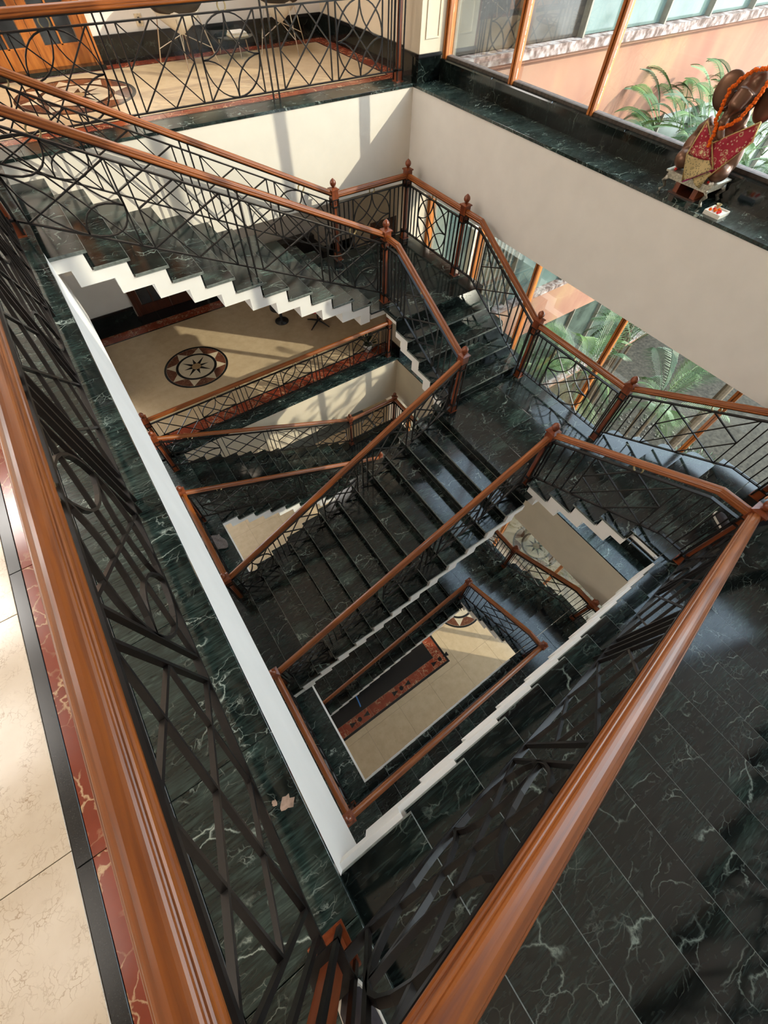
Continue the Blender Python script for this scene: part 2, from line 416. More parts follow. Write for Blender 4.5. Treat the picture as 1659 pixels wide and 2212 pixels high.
# ------------------------------------------------------------------ structure: floors
def floor_level(z, lab, xl, yback, deep, near_edge_x):
    """floor slab of one storey around the well, with ledge slabs and inlay strips as pieces"""
    f = box('floor', (-4.5, YWN-2.0, z-0.45), (-0.05, 12.3, z-0.032), 'ceiling'); f['kind'] = 'structure'
    f['label'] = lab
    return f
def strips_x(parent, z, xs, y0, y1, mat, step=None, top=0.0):
    """a strip along Y between x range xs, cut into pieces of length step"""
    ys = [y0]
    if step:
        while ys[-1]+step < y1-0.1: ys.append(ys[-1]+step)
    ys.append(y1)
    for i in range(len(ys)-1):
        slab({'green': 'marble_slab', 'black': 'granite_strip', 'red': 'red_strip', 'grey': 'granite_strip', 'beige': 'floor_tile', 'beige2': 'floor_tile'}.get(mat, 'strip'),
             (xs[0]+0.0012, ys[i]+0.0012, z-0.03), (xs[1]-0.0012, ys[i+1]-0.0012, z+top), mat, parent, 0.0015)
def strips_y(parent, z, ys, x0, x1, mat, step=None, top=0.0):
    xs = [x0]
    if step:
        while xs[-1]+step < x1-0.1: xs.append(xs[-1]+step)
    xs.append(x1)
    for i in range(len(xs)-1):
        slab({'green': 'marble_slab', 'black': 'granite_strip', 'red': 'red_strip', 'grey': 'granite_strip', 'beige': 'floor_tile', 'beige2': 'floor_tile'}.get(mat, 'strip'),
             (xs[i]+0.0012, ys[0]+0.0012, z-0.03), (xs[i+1]-0.0012, ys[1]-0.0012, z+top), mat, parent, 0.0015)

def medallion(parent, cx, cy, z, r=0.75, rot=0.0):
    def disc(name, rad, mat, h, par, n=48):
        return mesh_obj(name, *lathe([(rad, -0.012), (rad, h)], (cx, cy, z), n), mat, par)
    def ringd(name, r0, r1, mat, h, par, n=56):
        V, F = [], []
        for k in range(n):
            a = 2*math.pi*k/n; c, s = math.cos(a), math.sin(a)
            V += [(cx+r0*c, cy+r0*s, z-0.01), (cx+r1*c, cy+r1*s, z-0.01), (cx+r0*c, cy+r0*s, z+h), (cx+r1*c, cy+r1*s, z+h)]
        for k in range(n):
            l = (k+1) % n; A = k*4; B = l*4
            F += [(A+2, A+3, B+3, B+2), (A+1, B+1, B+3, A+3), (A, A+2, B+2, B), (A, B, B+1, A+1)]
        return mesh_obj(name, V, F, mat, par)
    md = disc('floor_medallion', r*0.99, 'ivory', 0.0012, parent)
    ringd('outer_ring', r*0.93, r, 'black', 0.0020, md)
    ringd('inner_ring', r*0.56, r*0.64, 'black', 0.0020, md)
    for k in range(8):   # brown wedges between cream triangles
        a0 = rot+k*math.pi/4; a1 = a0+math.pi/4
        pts = []
        for q in range(7):
            a = a0+(a1-a0)*(0.5+(q/6-0.5)*0.30)
            pts.append((cx+r*0.645*math.cos(a), cy+r*0.645*math.sin(a)))
        outer = []
        for q in range(7):
            a = a0+(a1-a0)*(0.5+(q/6-0.5)*0.98)
            outer.append((cx+r*0.925*math.cos(a), cy+r*0.925*math.sin(a)))
        prism('wedge', pts[::-1]+outer, z-0.005, z+0.0018, 'brown', md)
    for k in range(8):
        a = rot+k*math.pi/4+math.pi/8
        L1 = r*(0.50 if k % 2 == 0 else 0.40)
        tip = (cx+L1*math.cos(a), cy+L1*math.sin(a))
        b0 = (cx+r*0.14*math.cos(a-0.42), cy+r*0.14*math.sin(a-0.42)); b1 = (cx+r*0.14*math.cos(a+0.42), cy+r*0.14*math.sin(a+0.42))
        prism('star_point', [b0, tip, b1], z-0.005, z+0.0018, 'black', md)
    disc('centre_disc', r*0.145, 'tan', 0.0024, md, 24)
    return md

# level 0
F0 = box('floor', (-4.5, YWN-1.5, -0.45), (-0.03, 10.4, -0.03), 'wall', kind='structure')
strips_x(F0, 0, (-0.392, 0.008), -3.3, 7.0, 'green', 0.64)
strips_x(F0, 0, (-0.52, -0.392), -3.3, 7.0, 'grey', 1.28)
strips_x(F0, 0, (-0.665, -0.52), -3.3, 7.0, 'red', 1.28)
strips_x(F0, 0, (-0.718, -0.665), -3.3, 7.0, 'black', 1.28)
for i in range(5):
    strips_x(F0, 0, (-0.718-0.757*(i+1), -0.718-0.757*i), -2.4, 7.27, 'beige', 1.0)
FL = box('floor', (-4.5, WY+0.02, -0.45), (6.2, 10.4, -0.03), 'wall', kind='structure')
strips_y(FL, 0, (WY-0.008, 7.28), -0.39, 5.53, 'green', 0.64)
strips_y(FL, 0, (7.28, 7.33), -0.72, 5.53, 'black', 1.3)
strips_y(FL, 0, (7.33, 7.50), -0.66, 5.53, 'red', 0.65)
strips_y(FL, 0, (7.50, 7.53), -0.66, 5.40, 'black', 1.3)
strips_y(FL, 0, (7.53, 9.68), -4.4, 5.38, 'beige2', None)
strips_y(FL, 0, (9.68, 9.71), -4.4, 5.38, 'black', 1.3)
strips_y(FL, 0, (9.71, 9.95), -4.4, 5.65, 'red', 0.8)
strips_x(FL, 0, (5.38, 5.41), 7.53, 9.71, 'black', 1.1)
strips_x(FL, 0, (5.41, 5.65), 7.50, 9.71, 'red', 0.8)
medallion(FL, 1.20, 8.72, 0.0, 0.75, 0.1)

# level -1
F1 = box('floor', (-4.5, YWN-1.5, -H-0.45), (-0.06, 12.2, -H-0.03), 'wall', kind='structure')
strips_x(F1, -H, (-0.52, -0.012), -3.3, 7.0, 'green', 0.92)
strips_x(F1, -H, (-0.66, -0.52), -3.3, 7.2, 'black', 1.3)
strips_x(F1, -H, (-4.4, -0.66), -3.3, 9.0, 'beige', None)
FM = box('floor', (-0.5, WY+0.02, -H-0.45), (7.6, 12.2, -H-0.03), 'wall', kind='structure')
strips_y(FM, -H, (WY-0.008, 7.28), -0.52, 5.53, 'green', 0.9)
strips_y(FM, -H, (7.28, 7.33), -0.5, 5.6, 'black', 1.3)
strips_y(FM, -H, (7.33, 7.62), -0.5, 5.6, 'red', 0.62)
strips_y(FM, -H, (7.62, 7.66), -0.5, 5.6, 'black', 1.3)
strips_y(FM, -H, (7.66, 11.27), -0.5, 7.4, 'beige2', None)
strips_y(FM, -H, (11.27, 11.31), -0.5, 7.4, 'black', 1.3)
strips_y(FM, -H, (11.31, 11.63), -0.5, 7.4, 'red', 0.8)
strips_y(FM, -H, (11.63, 12.1), -0.5, 7.4, 'black', 1.6)
medallion(FM, 1.195, 9.36, -H, 0.75, 0.35)

# ground level
ZG = -2*H
FG = box('floor', (-4.5, YWN-1.5, ZG-0.4), (6.3, 12.2, ZG-0.03), 'grout', kind='structure')
box('floor_tile', (6.3, 7.02, ZG-0.4), (7.5, 12.2, ZG), 'beige2', FG)
gx = [-4.5+0.98*i for i in range(12)]
gx = [x for x in gx if x < 6.2]+[6.2]
gy = [YWN-1.4+0.99*i for i in range(14)]
for i in range(len(gx)-1):
    for j in range(len(gy)-1):
        slab('floor_tile', (gx[i]+0.0015, gy[j]+0.0015, ZG-0.03), (gx[i+1]-0.0015, gy[j+1]-0.0015, ZG), 'beige2', FG, 0.0015)
def gstrip(name, x0, x1, y0, y1, mat, h=0.002):
    return slab(name, (x0, y0, ZG-0.01), (x1, y1, ZG+h), mat, FG, 0.0008)
gstrip('granite_strip', -4.4, 3.178, 0.815, 0.875, 'black'); gstrip('granite_strip', 3.118, 3.178, 0.875, 4.17, 'black'); gstrip('granite_strip', -4.4, 3.178, 4.17, 4.23, 'black')
for i in range(9):
    gstrip('red_strip', 3.118-0.8*(i+1)+0.001, 3.118-0.8*i-0.001, 0.877, 1.14, 'red')
for i in range(4):
    gstrip('red_strip', 2.853, 3.116, 1.142+0.75*i, 1.142+0.75*(i+1)-0.002, 'red')
gstrip('granite_field', -4.4, 2.851, 1.142, 4.16, 'black')
for k in range(5):
    x = 2.98-1.3*k
    mesh_obj('inlay_disc', *lathe([(0.055, -0.005), (0.055, 0.0032)], (x, 1.01, ZG), 20), 'black', FG)
    for s in (-1, 1):
        prism('inlay_triangle', [(x+s*0.10, 1.01), (x+s*0.27, 0.95), (x+s*0.27, 1.07)][::s], ZG-0.004, ZG+0.0032, 'black', FG)
for s in (1, 2):
    mesh_obj('inlay_disc', *lathe([(0.055, -0.005), (0.055, 0.0032)], (2.985, 1.01+1.3*s, ZG), 20), 'black', FG)
medallion(FG, 4.40, 1.98, ZG, 0.75, 0.2)
_rs = random.Random(2)
for (sx_, sy_, sr_) in ((-0.045, 0.30, 0.026), (-0.082, 0.325, 0.010)):
    pts = [(sx_+sr_*_rs.uniform(.6, 1.25)*math.cos(k*0.449), sy_+sr_*_rs.uniform(.6, 1.25)*math.sin(k*0.449)) for k in range(14)]
    prism('plaster_splash', pts, 0.0, 0.0012, 'splash', F0)
tag(F0, 'landing floor of beige, red and green marble beside the near balustrade'); tag(FL, 'upper lobby floor of beige marble with star medallion')
tag(F1, 'middle storey landing floor edged with dark green marble'); tag(FM, 'middle storey lobby floor of beige marble with star medallion')
tag(FG, 'ground floor of beige marble with red and black border far below')

# fascias, walls, ceilings
def st(name, a, b, mat, label=None):
    o = box(name, a, b, mat, kind='structure')
    if label: o['label'] = label
    return o
for k, z in enumerate((0, -H)):
    st('wall_fascia_left', (-0.28, 0.0, z-0.92), (-0.006 if k == 0 else -0.027, D, z-0.0305), 'wall')
    for ya, yb in ((-0.4, 0.0), (D, D+0.4)):
        st('wall_fascia_left', (-0.28, ya, z-0.92), (-0.006 if k == 0 else -0.027, yb, z-0.302), 'wall')
    st('wall_fascia_left', (-0.28, D, z-0.92), (-0.06, WY+0.3, z-0.0305), 'wall')
    st('wall_fascia_left', (-0.28, YWN, z-0.92), (-0.06, 0.0, z-0.0305), 'wall')
    st('wall_fascia_back', (-0.06, WY, z+ZF), (5.55, WY+0.28, z-0.0305), 'warm' if k == 0 else 'cream')
    fw = st('wall_fascia_right', (WX, YWN, z+ZF), (GX+0.12, WY+0.02, z-0.0305), 'wall' if k == 0 else 'cream')
    # window ledge slabs
    strips_x(fw, z, (WX-0.012, LX+0.01), YWN, WY-0.01, 'green', 1.25)
    # upstand sill
    for i in range(8):
        y0 = YWN+i*1.105
        slab('sill_slab', (LX, y0+0.001, z-0.02), (GX+0.06, y0+1.104, z+0.215), 'riser', fw, 0.012)
st('wall_near', (-4.6, YWN-0.2, ZG-0.4), (GX+0.3, YWN-0.02, TOP), 'wall')
st('wall_left', (-4.7, YWN-0.2, ZG-0.4), (-4.5, 12.4, TOP), 'cream')
st('ceiling', (-4.7, YWN-0.2, TOP), (GX+0.3, 10.4, TOP+0.2), 'ceiling')
st('ceiling', (-4.5, WY+0.28, -1.02), (7.5, 12.2, -0.9), 'ceiling')
st('ceiling', (-4.5, YWN, -0.88), (-0.28, WY+0.28, -0.76), 'ceiling')
st('ceiling', (-4.5, WY+0.28, -H-1.02), (7.5, 12.2, -H-0.9), 'ceiling')
st('ceiling', (-4.5, YWN, -H-0.88), (-0.28, WY+0.28, -H-0.76), 'ceiling')
# upper lobby walls
WB0 = st('wall_back', (-4.6, 9.95, -0.5), (5.65, 10.15, TOP), 'wall')
st('wall_right', (5.65, 7.32, -0.5), (5.98, 10.15, TOP), 'cream')
pier = st('wall_pier', (5.54, WY-0.01, -0.03), (GX+0.05, 7.32, TOP), 'cream')
# pier panel mould
for a, b in (((5.63, WY-0.022, 0.42), (5.645, WY-0.008, 2.6)), ((5.85, WY-0.022, 0.42), (5.865, WY-0.008, 2.6)), ((5.645, WY-0.022, 0.42), (5.85, WY-0.008, 0.435)), ((5.645, WY-0.022, 2.585), (5.85, WY-0.008, 2.6))):
    box('panel_moulding', a, b, 'cream', pier)
def skirting(name, a, b, z, mat='riser'):
    o = box(name, (a[0], a[1], z), (b[0], b[1], z+0.25), mat, kind='structure')
    box('moulding', (a[0]-0.008, a[1]-0.008, z+0.25), (b[0]+0.008, b[1]+0.008, z+0.268), 'black', o)
    box('moulding', (a[0]-0.003, a[1]-0.003, z+0.268), (b[0]+0.003, b[1]+0.003, z+0.285), 'black', o)
    return o
skirting('baseboard_back', (1.87, 9.925), (5.63, 9.951), 0.0)
skirting('baseboard_back', (-4.4, 9.925), (-0.3, 9.951), 0.0)
skirting('baseboard_right', (5.625, 7.33), (5.651, 9.93), 0.0)
skirting('baseboard_pier', (5.515, WY-0.03), (LX-0.005, 7.33), 0.0)
# middle lobby walls
st('wall_back', (-0.7, 12.1, -H-0.4), (7.7, 12.3, -0.9), 'wall')
st('wall_left', (-0.72, 9.15, -H-0.4), (-0.5, 12.1, -0.9), 'wall')
st('wall_right', (7.4, 7.0, -H-0.4), (7.6, 12.2, -0.9), 'cream')
skirting('baseboard_back', (-0.5, 12.07), (0.62, 12.101), -H)
skirting('baseboard_back', (2.55, 12.07), (7.4, 12.101), -H)
st('baseboard_left', (-0.73, 9.135, -H), (-0.485, 12.1, -H+0.10), 'brown')
st('wall_pier', (5.54, WY-0.01, -H-0.03), (GX+0.05, 7.32, -H+3.7), 'cream')
skirting('baseboard_pier', (5.515, WY-0.03), (LX-0.005, 7.33), -H)
# ground walls
st('wall_back', (-0.7, 12.1, ZG-0.4), (7.7, 12.3, -H-0.9), 'wall')
st('wall_right', (7.4, 7.0, ZG-0.4), (7.6, 12.2, -H-0.9), 'cream')
st('wall_pier', (5.54, WY-0.01, ZG-0.03), (GX+0.05, 7.32, ZG+3.7), 'cream')

# ------------------------------------------------------------------ windows
MULL = [6.90, 5.52, 4.18, 2.54, 0.835, -0.88, YWN+0.03]
def window(name, z0, z1, label):
    wf = box(name, (GX-0.05, YWN, z0), (GX+0.06, WY, z0+0.03), 'grime', kind='structure')
    wf['label'] = label
    box('head_rail', (GX-0.05, YWN, z1-0.05), (GX+0.05, WY, z1), 'frame', wf)
    for y in MULL:
        v, f = merge(boxd((GX-0.075, y-0.034, z0), (GX-0.03, y-0.008, z1-0.01)), boxd((GX-0.085, y+0.004, z0), (GX-0.03, y+0.034, z1-0.01)), boxd((GX-0.06, y-0.012, z0), (GX+0.05, y+0.03, z1-0.01)))
        mesh_obj('mullion', v, f, 'frame', wf)
    for i in range(len(MULL)-1):
        box('pane', (GX-0.003, MULL[i+1]+0.02, z0+0.045), (GX+0.003, MULL[i]-0.02, z1-0.045), 'glass', wf)
    return wf
window('window_1', 0.215, TOP, 'tall wood-framed window above the marble ledge with the statue')
window('window_2', -H+0.215, ZF, 'wood-framed window wall behind the middle landing')
window('window_3', ZG+0.2, -H+ZF, 'wood-framed window wall at the lowest storey')
st('wall_sill', (WX, YWN, ZG-0.03), (GX+0.12, WY, ZG+0.2), 'cream')

# ------------------------------------------------------------------ stairs
def stair(name, label, tf, n, g, r, z0, v0, v1, start=-0.04, round_outer=False, side=0.018, last=True, plate='wall', pi=0.0, po=0.0):
    """folded-plate flight: tf(s,v,z)->world; s runs downhill; treads k=1..n"""
    base = tf(0, v0, z0)
    root = thing(name, label, 'staircase', base)
    up, lo = [], []
    for k in range(1, n+1):
        z = z0-k*r
        a = start if k == 1 else (k-1)*g-0.04
        up += [(a, z-0.028), (k*g-0.04, z-0.028)]
        a2 = start if k == 1 else (k-1)*g-0.205
        lo += [(a2, z-0.143), (k*g-0.205, z-0.143)]
    zl = z0-(n+1)*r
    up.append((n*g-0.04, zl-0.028)); lo.append((n*g-0.205, zl-0.143)); lo.append((n*g-0.04, zl-0.143))
    poly = up+lo[::-1]
    prism('stair_slab', poly, v0-pi, v1+po, plate, root, lambda s, z, v: tf(s, v, z))
    for k in range(1, n+1):
        z = z0-k*r
        s0 = (k-1)*g-0.022; s1 = k*g
        if round_outer:
            rr = 0.10; pts = [(s0, v0-side), (s1, v0-side)]
            for q in range(7):
                a = math.pi/2*q/6
                pts.append((s1-rr+rr*math.cos(a), v1+side-rr+rr*math.sin(a)))
            pts.append((s0, v1+side))
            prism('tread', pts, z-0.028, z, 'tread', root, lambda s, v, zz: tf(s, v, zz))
        else:
            v, f = bevbox_data((s0, v0-side, z-0.028), (s1, v1+side, z), 0.004)
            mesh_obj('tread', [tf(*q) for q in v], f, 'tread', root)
    for k in range(1, n+(2 if last else 1)):
        zt = z0-(k-1)*r-0.028; zb = z0-k*r
        v, f = boxd(((k-1)*g-0.04, v0-0.001, zb-0.001), ((k-1)*g-0.022, v1+0.001, zt))
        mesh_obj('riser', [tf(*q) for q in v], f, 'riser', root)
    return root

def landing(label, polys, z, edges, joints=None):
    c = polys[0]
    root = thing('stair_landing', label, 'landing', (c[0], c[1], z-0.143))
    for (x0, y0, x1, y1) in polys:
        box('landing_slab', (x0+0.04, y0+0.04, z-0.143), (x1-0.02, y1-0.02, z-0.029), 'wall', root)
    for (x0, y0, x1, y1) in joints:
        slab('marble_slab', (x0, y0, z-0.028), (x1, y1, z), 'tread', root, 0.003)
    return root

LV = {0: 'upper', 1: 'lower'}
for lv in (0, 1):
    dz = -H*lv; nm = LV[lv]
    far = lambda s, v, z: (s, v, z)
    near = lambda s, v, z: (s, D-v, z)
    stair('stair_flight', f'{nm} marble flight descending along the far wall beneath the lobby', far, 11, G, R_, dz, D, YO)
    stair('stair_flight', ('near marble flight with broad dark green treads at lower right' if lv == 0 else 'lower near flight of black treads beside the beige ground floor'), near, 11, G, R_, dz, D+0.018, YO, pi=0.04)
    # short flights run along -Y (far) and +Y (near); inner edge XS, outer XO
    ys = D-S0
    sf = lambda s, v, z: (v, ys-s, z)
    sn = lambda s, v, z: (v, S0+s, z)
    stair('stair_flight', f'{nm} short five-riser flight from far landing to centre landing', sf, 4, G2, R_, dz+ZL, XS, XO, round_outer=True)
    stair('stair_flight', f'{nm} short five-riser flight from near landing to centre landing', sn, 4, G2, R_, dz+ZL, XS, XO, round_outer=True)
    cfun = lambda s, v, z: (X0C-s, v, z)
    stair('stair_flight', f'{nm} wide central flight of dark marble descending from centre landing', cfun, 13, GC, R_, dz+ZM, YC0+0.018, YC1-0.018, pi=0.032, po=0.032)
    for far_side in (True, False):
        def my(y): return y if far_side else D-y
        def rc(x0, y0, x1, y1):
            a, b = sorted((my(y0), my(y1))); return (x0, a, x1, b)
        polys = [rc(XB-0.04, D, XO, YO), rc(XS, ys, XO, D)]
        jo = [rc(XB-0.022, D-0.018, 4.42, YO), rc(4.424, D-0.018, XO, YO), rc(XS-0.018, ys, XO, D-0.021)]
        landing(f'{nm} quarter landing at the {"far" if far_side else "near"} corner by the windows', polys, dz+ZL, None, jo)
    yl, yh = S0+4*G2, D-S0-4*G2
    landing(f'{nm} centre landing of polished green marble beside the windows', [(X0C, yl-0.1, XO, yh+0.1)], dz+ZM, None,
            [(X0C, YC0-0.018, 4.02, D/2), (X0C, D/2+0.003, 4.02, YC1+0.018), (4.023, yl-0.02, 4.72, D/2), (4.023, D/2+0.003, 4.72, yh+0.02), (4.723, yl-0.02, XO, D/2), (4.723, D/2+0.003, XO, yh+0.02)])

# ------------------------------------------------------------------ newel posts
def newel(x, y, z, label, grp=None):
    root = thing('newel_post', label, 'newel post', (x, y, z), grp)
    def bx(name, hw, z0, z1, mat):
        return box(name, (x-hw, y-hw, z+z0), (x+hw, y+hw, z+z1), mat, root)
    v, f = merge(boxd((x-0.062, y-0.062, z), (x+0.062, y+0.062, z+0.012)), boxd((x-0.045, y-0.045, z+0.012), (x+0.045, y+0.045, z+0.115)))
    mesh_obj('base_block', v, f, 'wood', root)
    bx('collar', 0.056, 0.115, 0.130, 'iron')
    c = 0.012; h = 0.030
    pts = [(-h+c, -h), (h-c, -h), (h, -h+c), (h, h-c), (h-c, h), (-h+c, h), (-h, h-c), (-h, -h+c)]
    prism('post', [(x+a, y+b) for a, b in pts], z+0.130, z+0.765, 'wood', root)
    for sx in (-1, 1):
        for sy in (-1, 1):
            bx2 = box('corner_bar', (x+sx*0.048-0.008, y+sy*0.048-0.008, z+0.012), (x+sx*0.048+0.008, y+sy*0.048+0.008, z+0.86), 'iron', root)
    bx('collar', 0.056, 0.765, 0.780, 'iron')
    top = bx('top_block', 0.040, 0.780, 0.862, 'wood')
    for dx, dy in ((1, 0), (-1, 0), (0, 1), (0, -1)):
        cx, cy = x+dx*0.0405, y+dy*0.0405
        box('square_inlay', (cx-0.016*abs(dy)-0.003*abs(dx), cy-0.016*abs(dx)-0.003*abs(dy), z+0.80), (cx+0.016*abs(dy)+0.003*abs(dx), cy+0.016*abs(dx)+0.003*abs(dy), z+0.845), 'darkwood', top)
    bx('collar', 0.058, 0.862, 0.874, 'iron')
    bx('cap_block', 0.052, 0.874, 0.985, 'wood')
    v, f = merge(boxd((x-0.066, y-0.066, z+0.985), (x+0.066, y+0.066, z+0.998)))
    V2 = [(x-0.066, y-0.066, z+0.998), (x+0.066, y-0.066, z+0.998), (x+0.066, y+0.066, z+0.998), (x-0.066, y+0.066, z+0.998), (x-0.03, y-0.03, z+1.013), (x+0.03, y-0.03, z+1.013), (x+0.03, y+0.03, z+1.013), (x-0.03, y+0.03, z+1.013)]
    v, f = merge((v, f), (V2, BF))
    mesh_obj('cap_plate', v, f, 'wood', root)
    prof = [(0.022, 1.010), (0.019, 1.024), (0.036, 1.036), (0.046, 1.056), (0.047, 1.070), (0.041, 1.090), (0.027, 1.106), (0.012, 1.118), (0.002, 1.126)]
    mesh_obj('finial', *lathe(prof, (x, y, z), 16), 'wood', root, True)
    return root

# ------------------------------------------------------------------ balustrades
HP = [(-0.024, 0.0), (-0.036, 0.003), (-0.042, 0.010), (-0.043, 0.018), (-0.041, 0.025), (-0.0375, 0.0275), (-0.0365, 0.031), (-0.0385, 0.036), (-0.0380, 0.043), (-0.0350, 0.047), (-0.0315, 0.0475),
      (-0.0295, 0.0500), (-0.0285, 0.0555), (-0.0250, 0.0605), (-0.0190, 0.0645), (-0.0100, 0.0685), (0, 0.070)]
HP = HP+[(-a, b) for a, b in HP[-2::-1]]
ZB, ZT, ZH = 0.11, 0.80, 0.882
class Rail:
    def __init__(s, name_label, p0, p1, zfun, floor, s_in=0.05, cat='balustrade'):
        s.p0 = Vector((p0[0], p0[1])); d = Vector((p1[0], p1[1]))-s.p0
        s.len = d.length; s.d = d.normalized(); s.n = Vector((-s.d.y, s.d.x)); s.zf = zfun; s.fl = floor
        s.root = thing('balustrade', name_label, cat, (p0[0], p0[1], zfun(0)))
    def W(s, u, z, off=0.0):
        q = s.p0+s.d*u+s.n*off; return Vector((q.x, q.y, z))
    def strip(s, name, pts, hw, hd, closed=False, mat='iron', parent=None):
        """flat bar along (u,z) points; hw half width in plane, hd half depth"""
        n = len(pts); V, F = [], []
        for i, (u, z) in enumerate(pts):
            a = pts[(i-1) % n] if (closed or i > 0) else pts[i]
            b = pts[(i+1) % n] if (closed or i < n-1) else pts[i]
            t = Vector((b[0]-a[0], b[1]-a[1])).normalized(); q = Vector((-t.y, t.x))
            for su, sd_ in ((-1, -1), (1, -1), (1, 1), (-1, 1)):
                V.append(s.W(u+q.x*hw*su, z+q.y*hw*su, hd*sd_))
        m = n if closed else n-1
        for i in range(m):
            j = (i+1) % n
            for k in range(4):
                l = (k+1) % 4; F.append((i*4+k, i*4+l, j*4+l, j*4+k))
        if not closed: F += [(3, 2, 1, 0), ((n-1)*4, (n-1)*4+1, (n-1)*4+2, (n-1)*4+3)]
        return mesh_obj(name, V, F, mat, parent or s.root, smooth=False)
    def breaks(s, a, b):
        """points of the base line between a and b incl. kinks"""
        ks = [k for k in getattr(s, 'kinks', []) if a < k < b]
        return [a]+ks+[b]
    def rails(s, a, b, ha, hb):
        br = s.breaks(a, b)
        s.strip('bottom_rail', [(u, s.zf(u)+ZB) for u in br], 0.007, 0.014)
        s.strip('top_rail', [(u, s.zf(u)+ZT) for u in br], 0.007, 0.018)
        hbr = s.breaks(ha, hb)
        V, F, UV = [], [], []
        n = len(HP); dist = 0
        cum = [0]
        for i in range(1, len(hbr)): cum.append(cum[-1]+math.hypot(hbr[i]-hbr[i-1], s.zf(hbr[i])-s.zf(hbr[i-1])))
        for u in hbr:
            for (o, z) in HP: V.append(s.W(u, s.zf(u)+ZH+z, o))
        for i in range(len(hbr)-1):
            for k in range(n):
                l = (k+1) % n
                F.append((i*n+k, (i+1)*n+k, (i+1)*n+l, i*n+l))
                v0 = k/n*0.25; v1 = (k+1)/n*0.25
                UV += [(cum[i], v0), (cum[i+1], v0), (cum[i+1], v1), (cum[i], v1)]
        F.append(tuple(range(n))); UV += [(0, k/n*0.2) for k in range(n)]
        F.append(tuple(reversed([(len(hbr)-1)*n+k for k in range(n)]))); UV += [(1, k/n*0.2) for k in range(n)]
        mesh_obj('handrail', V, F, 'rail', s.root, uvs=UV)
        s.strip('under_rail', [(u, s.zf(u)+ZH-0.006) for u in hbr], 0.006, 0.018)
    def v(s, u):
        z = s.zf(u); s.strip('baluster', [(u, z+ZB), (u, z+ZT)], 0.0065, 0.010)
    def post(s, u):
        s.strip('post_bar', [(u, s.fl(u)), (u, s.zf(u)+ZH)], 0.0075, 0.0115)
    def ring(s, u):
        z = s.zf(u)+(ZT+ZH)/2
        pts = [(u+0.046*math.cos(2*math.pi*k/20), z+0.046*math.sin(2*math.pi*k/20)) for k in range(20)]
        s.strip('ring', pts, 0.0055, 0.009, True, 'brass')
    def pt(s, a, w, x, y):
        u = a+w*x; return (u, s.zf(u)+ZB+(ZT-ZB)*y)
    def X(s, a, w, edge=True):
        if edge: s.v(a); s.v(a+w)
        P = lambda x, y: s.pt(a, w, x, y)
        for q, (A, B) in enumerate((((0, 0), (1, 1)), ((0, 1), (1, 0)), ((0, .5), (.5, 1)), ((.5, 1), (1, .5)), ((1, .5), (.5, 0)), ((.5, 0), (0, .5)))):
            s.strip('diagonal_bar', [P(*A), P(*B)], 0.006, 0.009-0.0004*q)
    def O(s, a, w, edge=True, ring=True):
        if edge: s.v(a); s.v(a+w)
        P = lambda x, y: s.pt(a, w, x, y)
        s.strip('diagonal_bar', [P(0, 0), P(1, 1)], 0.006, 0.0085); s.strip('diagonal_bar', [P(0, 1), P(1, 0)], 0.006, 0.0081)
        s.strip('ellipse_bar', [P(.5+.495*math.cos(2*math.pi*k/32), .5+.495*math.sin(2*math.pi*k/32)) for k in range(32)], 0.006, 0.010, True)
        for cx, cy, a0 in ((0, 0, 0), (1, 0, 90), (1, 1, 180), (0, 1, 270)):
            s.strip('arc_bar', [P(cx+.5*math.cos(math.radians(a0+90*k/8)), cy+.5*math.sin(math.radians(a0+90*k/8))) for k in range(9)], 0.006, 0.0092)
        if ring: s.ring(a+w/2)
    def layout(s, pat, m0=0.13, m1=0.13, gap=0.105, pg=0.085):
        """pat string of O X (panels), '.' double-baluster gap, 'P' post pair, '|' single baluster"""
        total = s.len-m0-m1
        fixed = 0
        for c in pat:
            fixed += {'.': gap, 'P': 0.10+pg+0.10, '|': pg}.get(c, 0)
        npan = sum(c in 'OX' for c in pat)
        w = (total-fixed)/npan
        u = m0
        for c in pat:
            if c == 'O': s.O(u, w); u += w
            elif c == 'X': s.X(u, w); u += w
            elif c == '.': u += gap
            elif c == 'P': s.post(u+0.10); s.post(u+0.10+pg); u += 0.20+pg
            elif c == '|':
                u += pg
                s.v(u if pat.index(c) > 0 and False else u)
        return w
    def layout2(s, pat, panel, pg=0.10, m0=None):
        """fixed panel width, bars '|' spread left and right"""
        n = pat.count('|'); k = pat.index('O') if 'O' in pat else pat.index('X')
        left = pat[:k].count('|'); right = n-left
        side = (s.len-panel)/2 if m0 is None else m0
        pl = side; pr = s.len-side-panel
        for i in range(left): s.v(0.085+(pl-0.085)*(i/ left))
        for i in range(right): s.v(s.len-0.085-(pr-0.085)*(i/right))
        (s.O if 'O' in pat else s.X)(pl, panel)

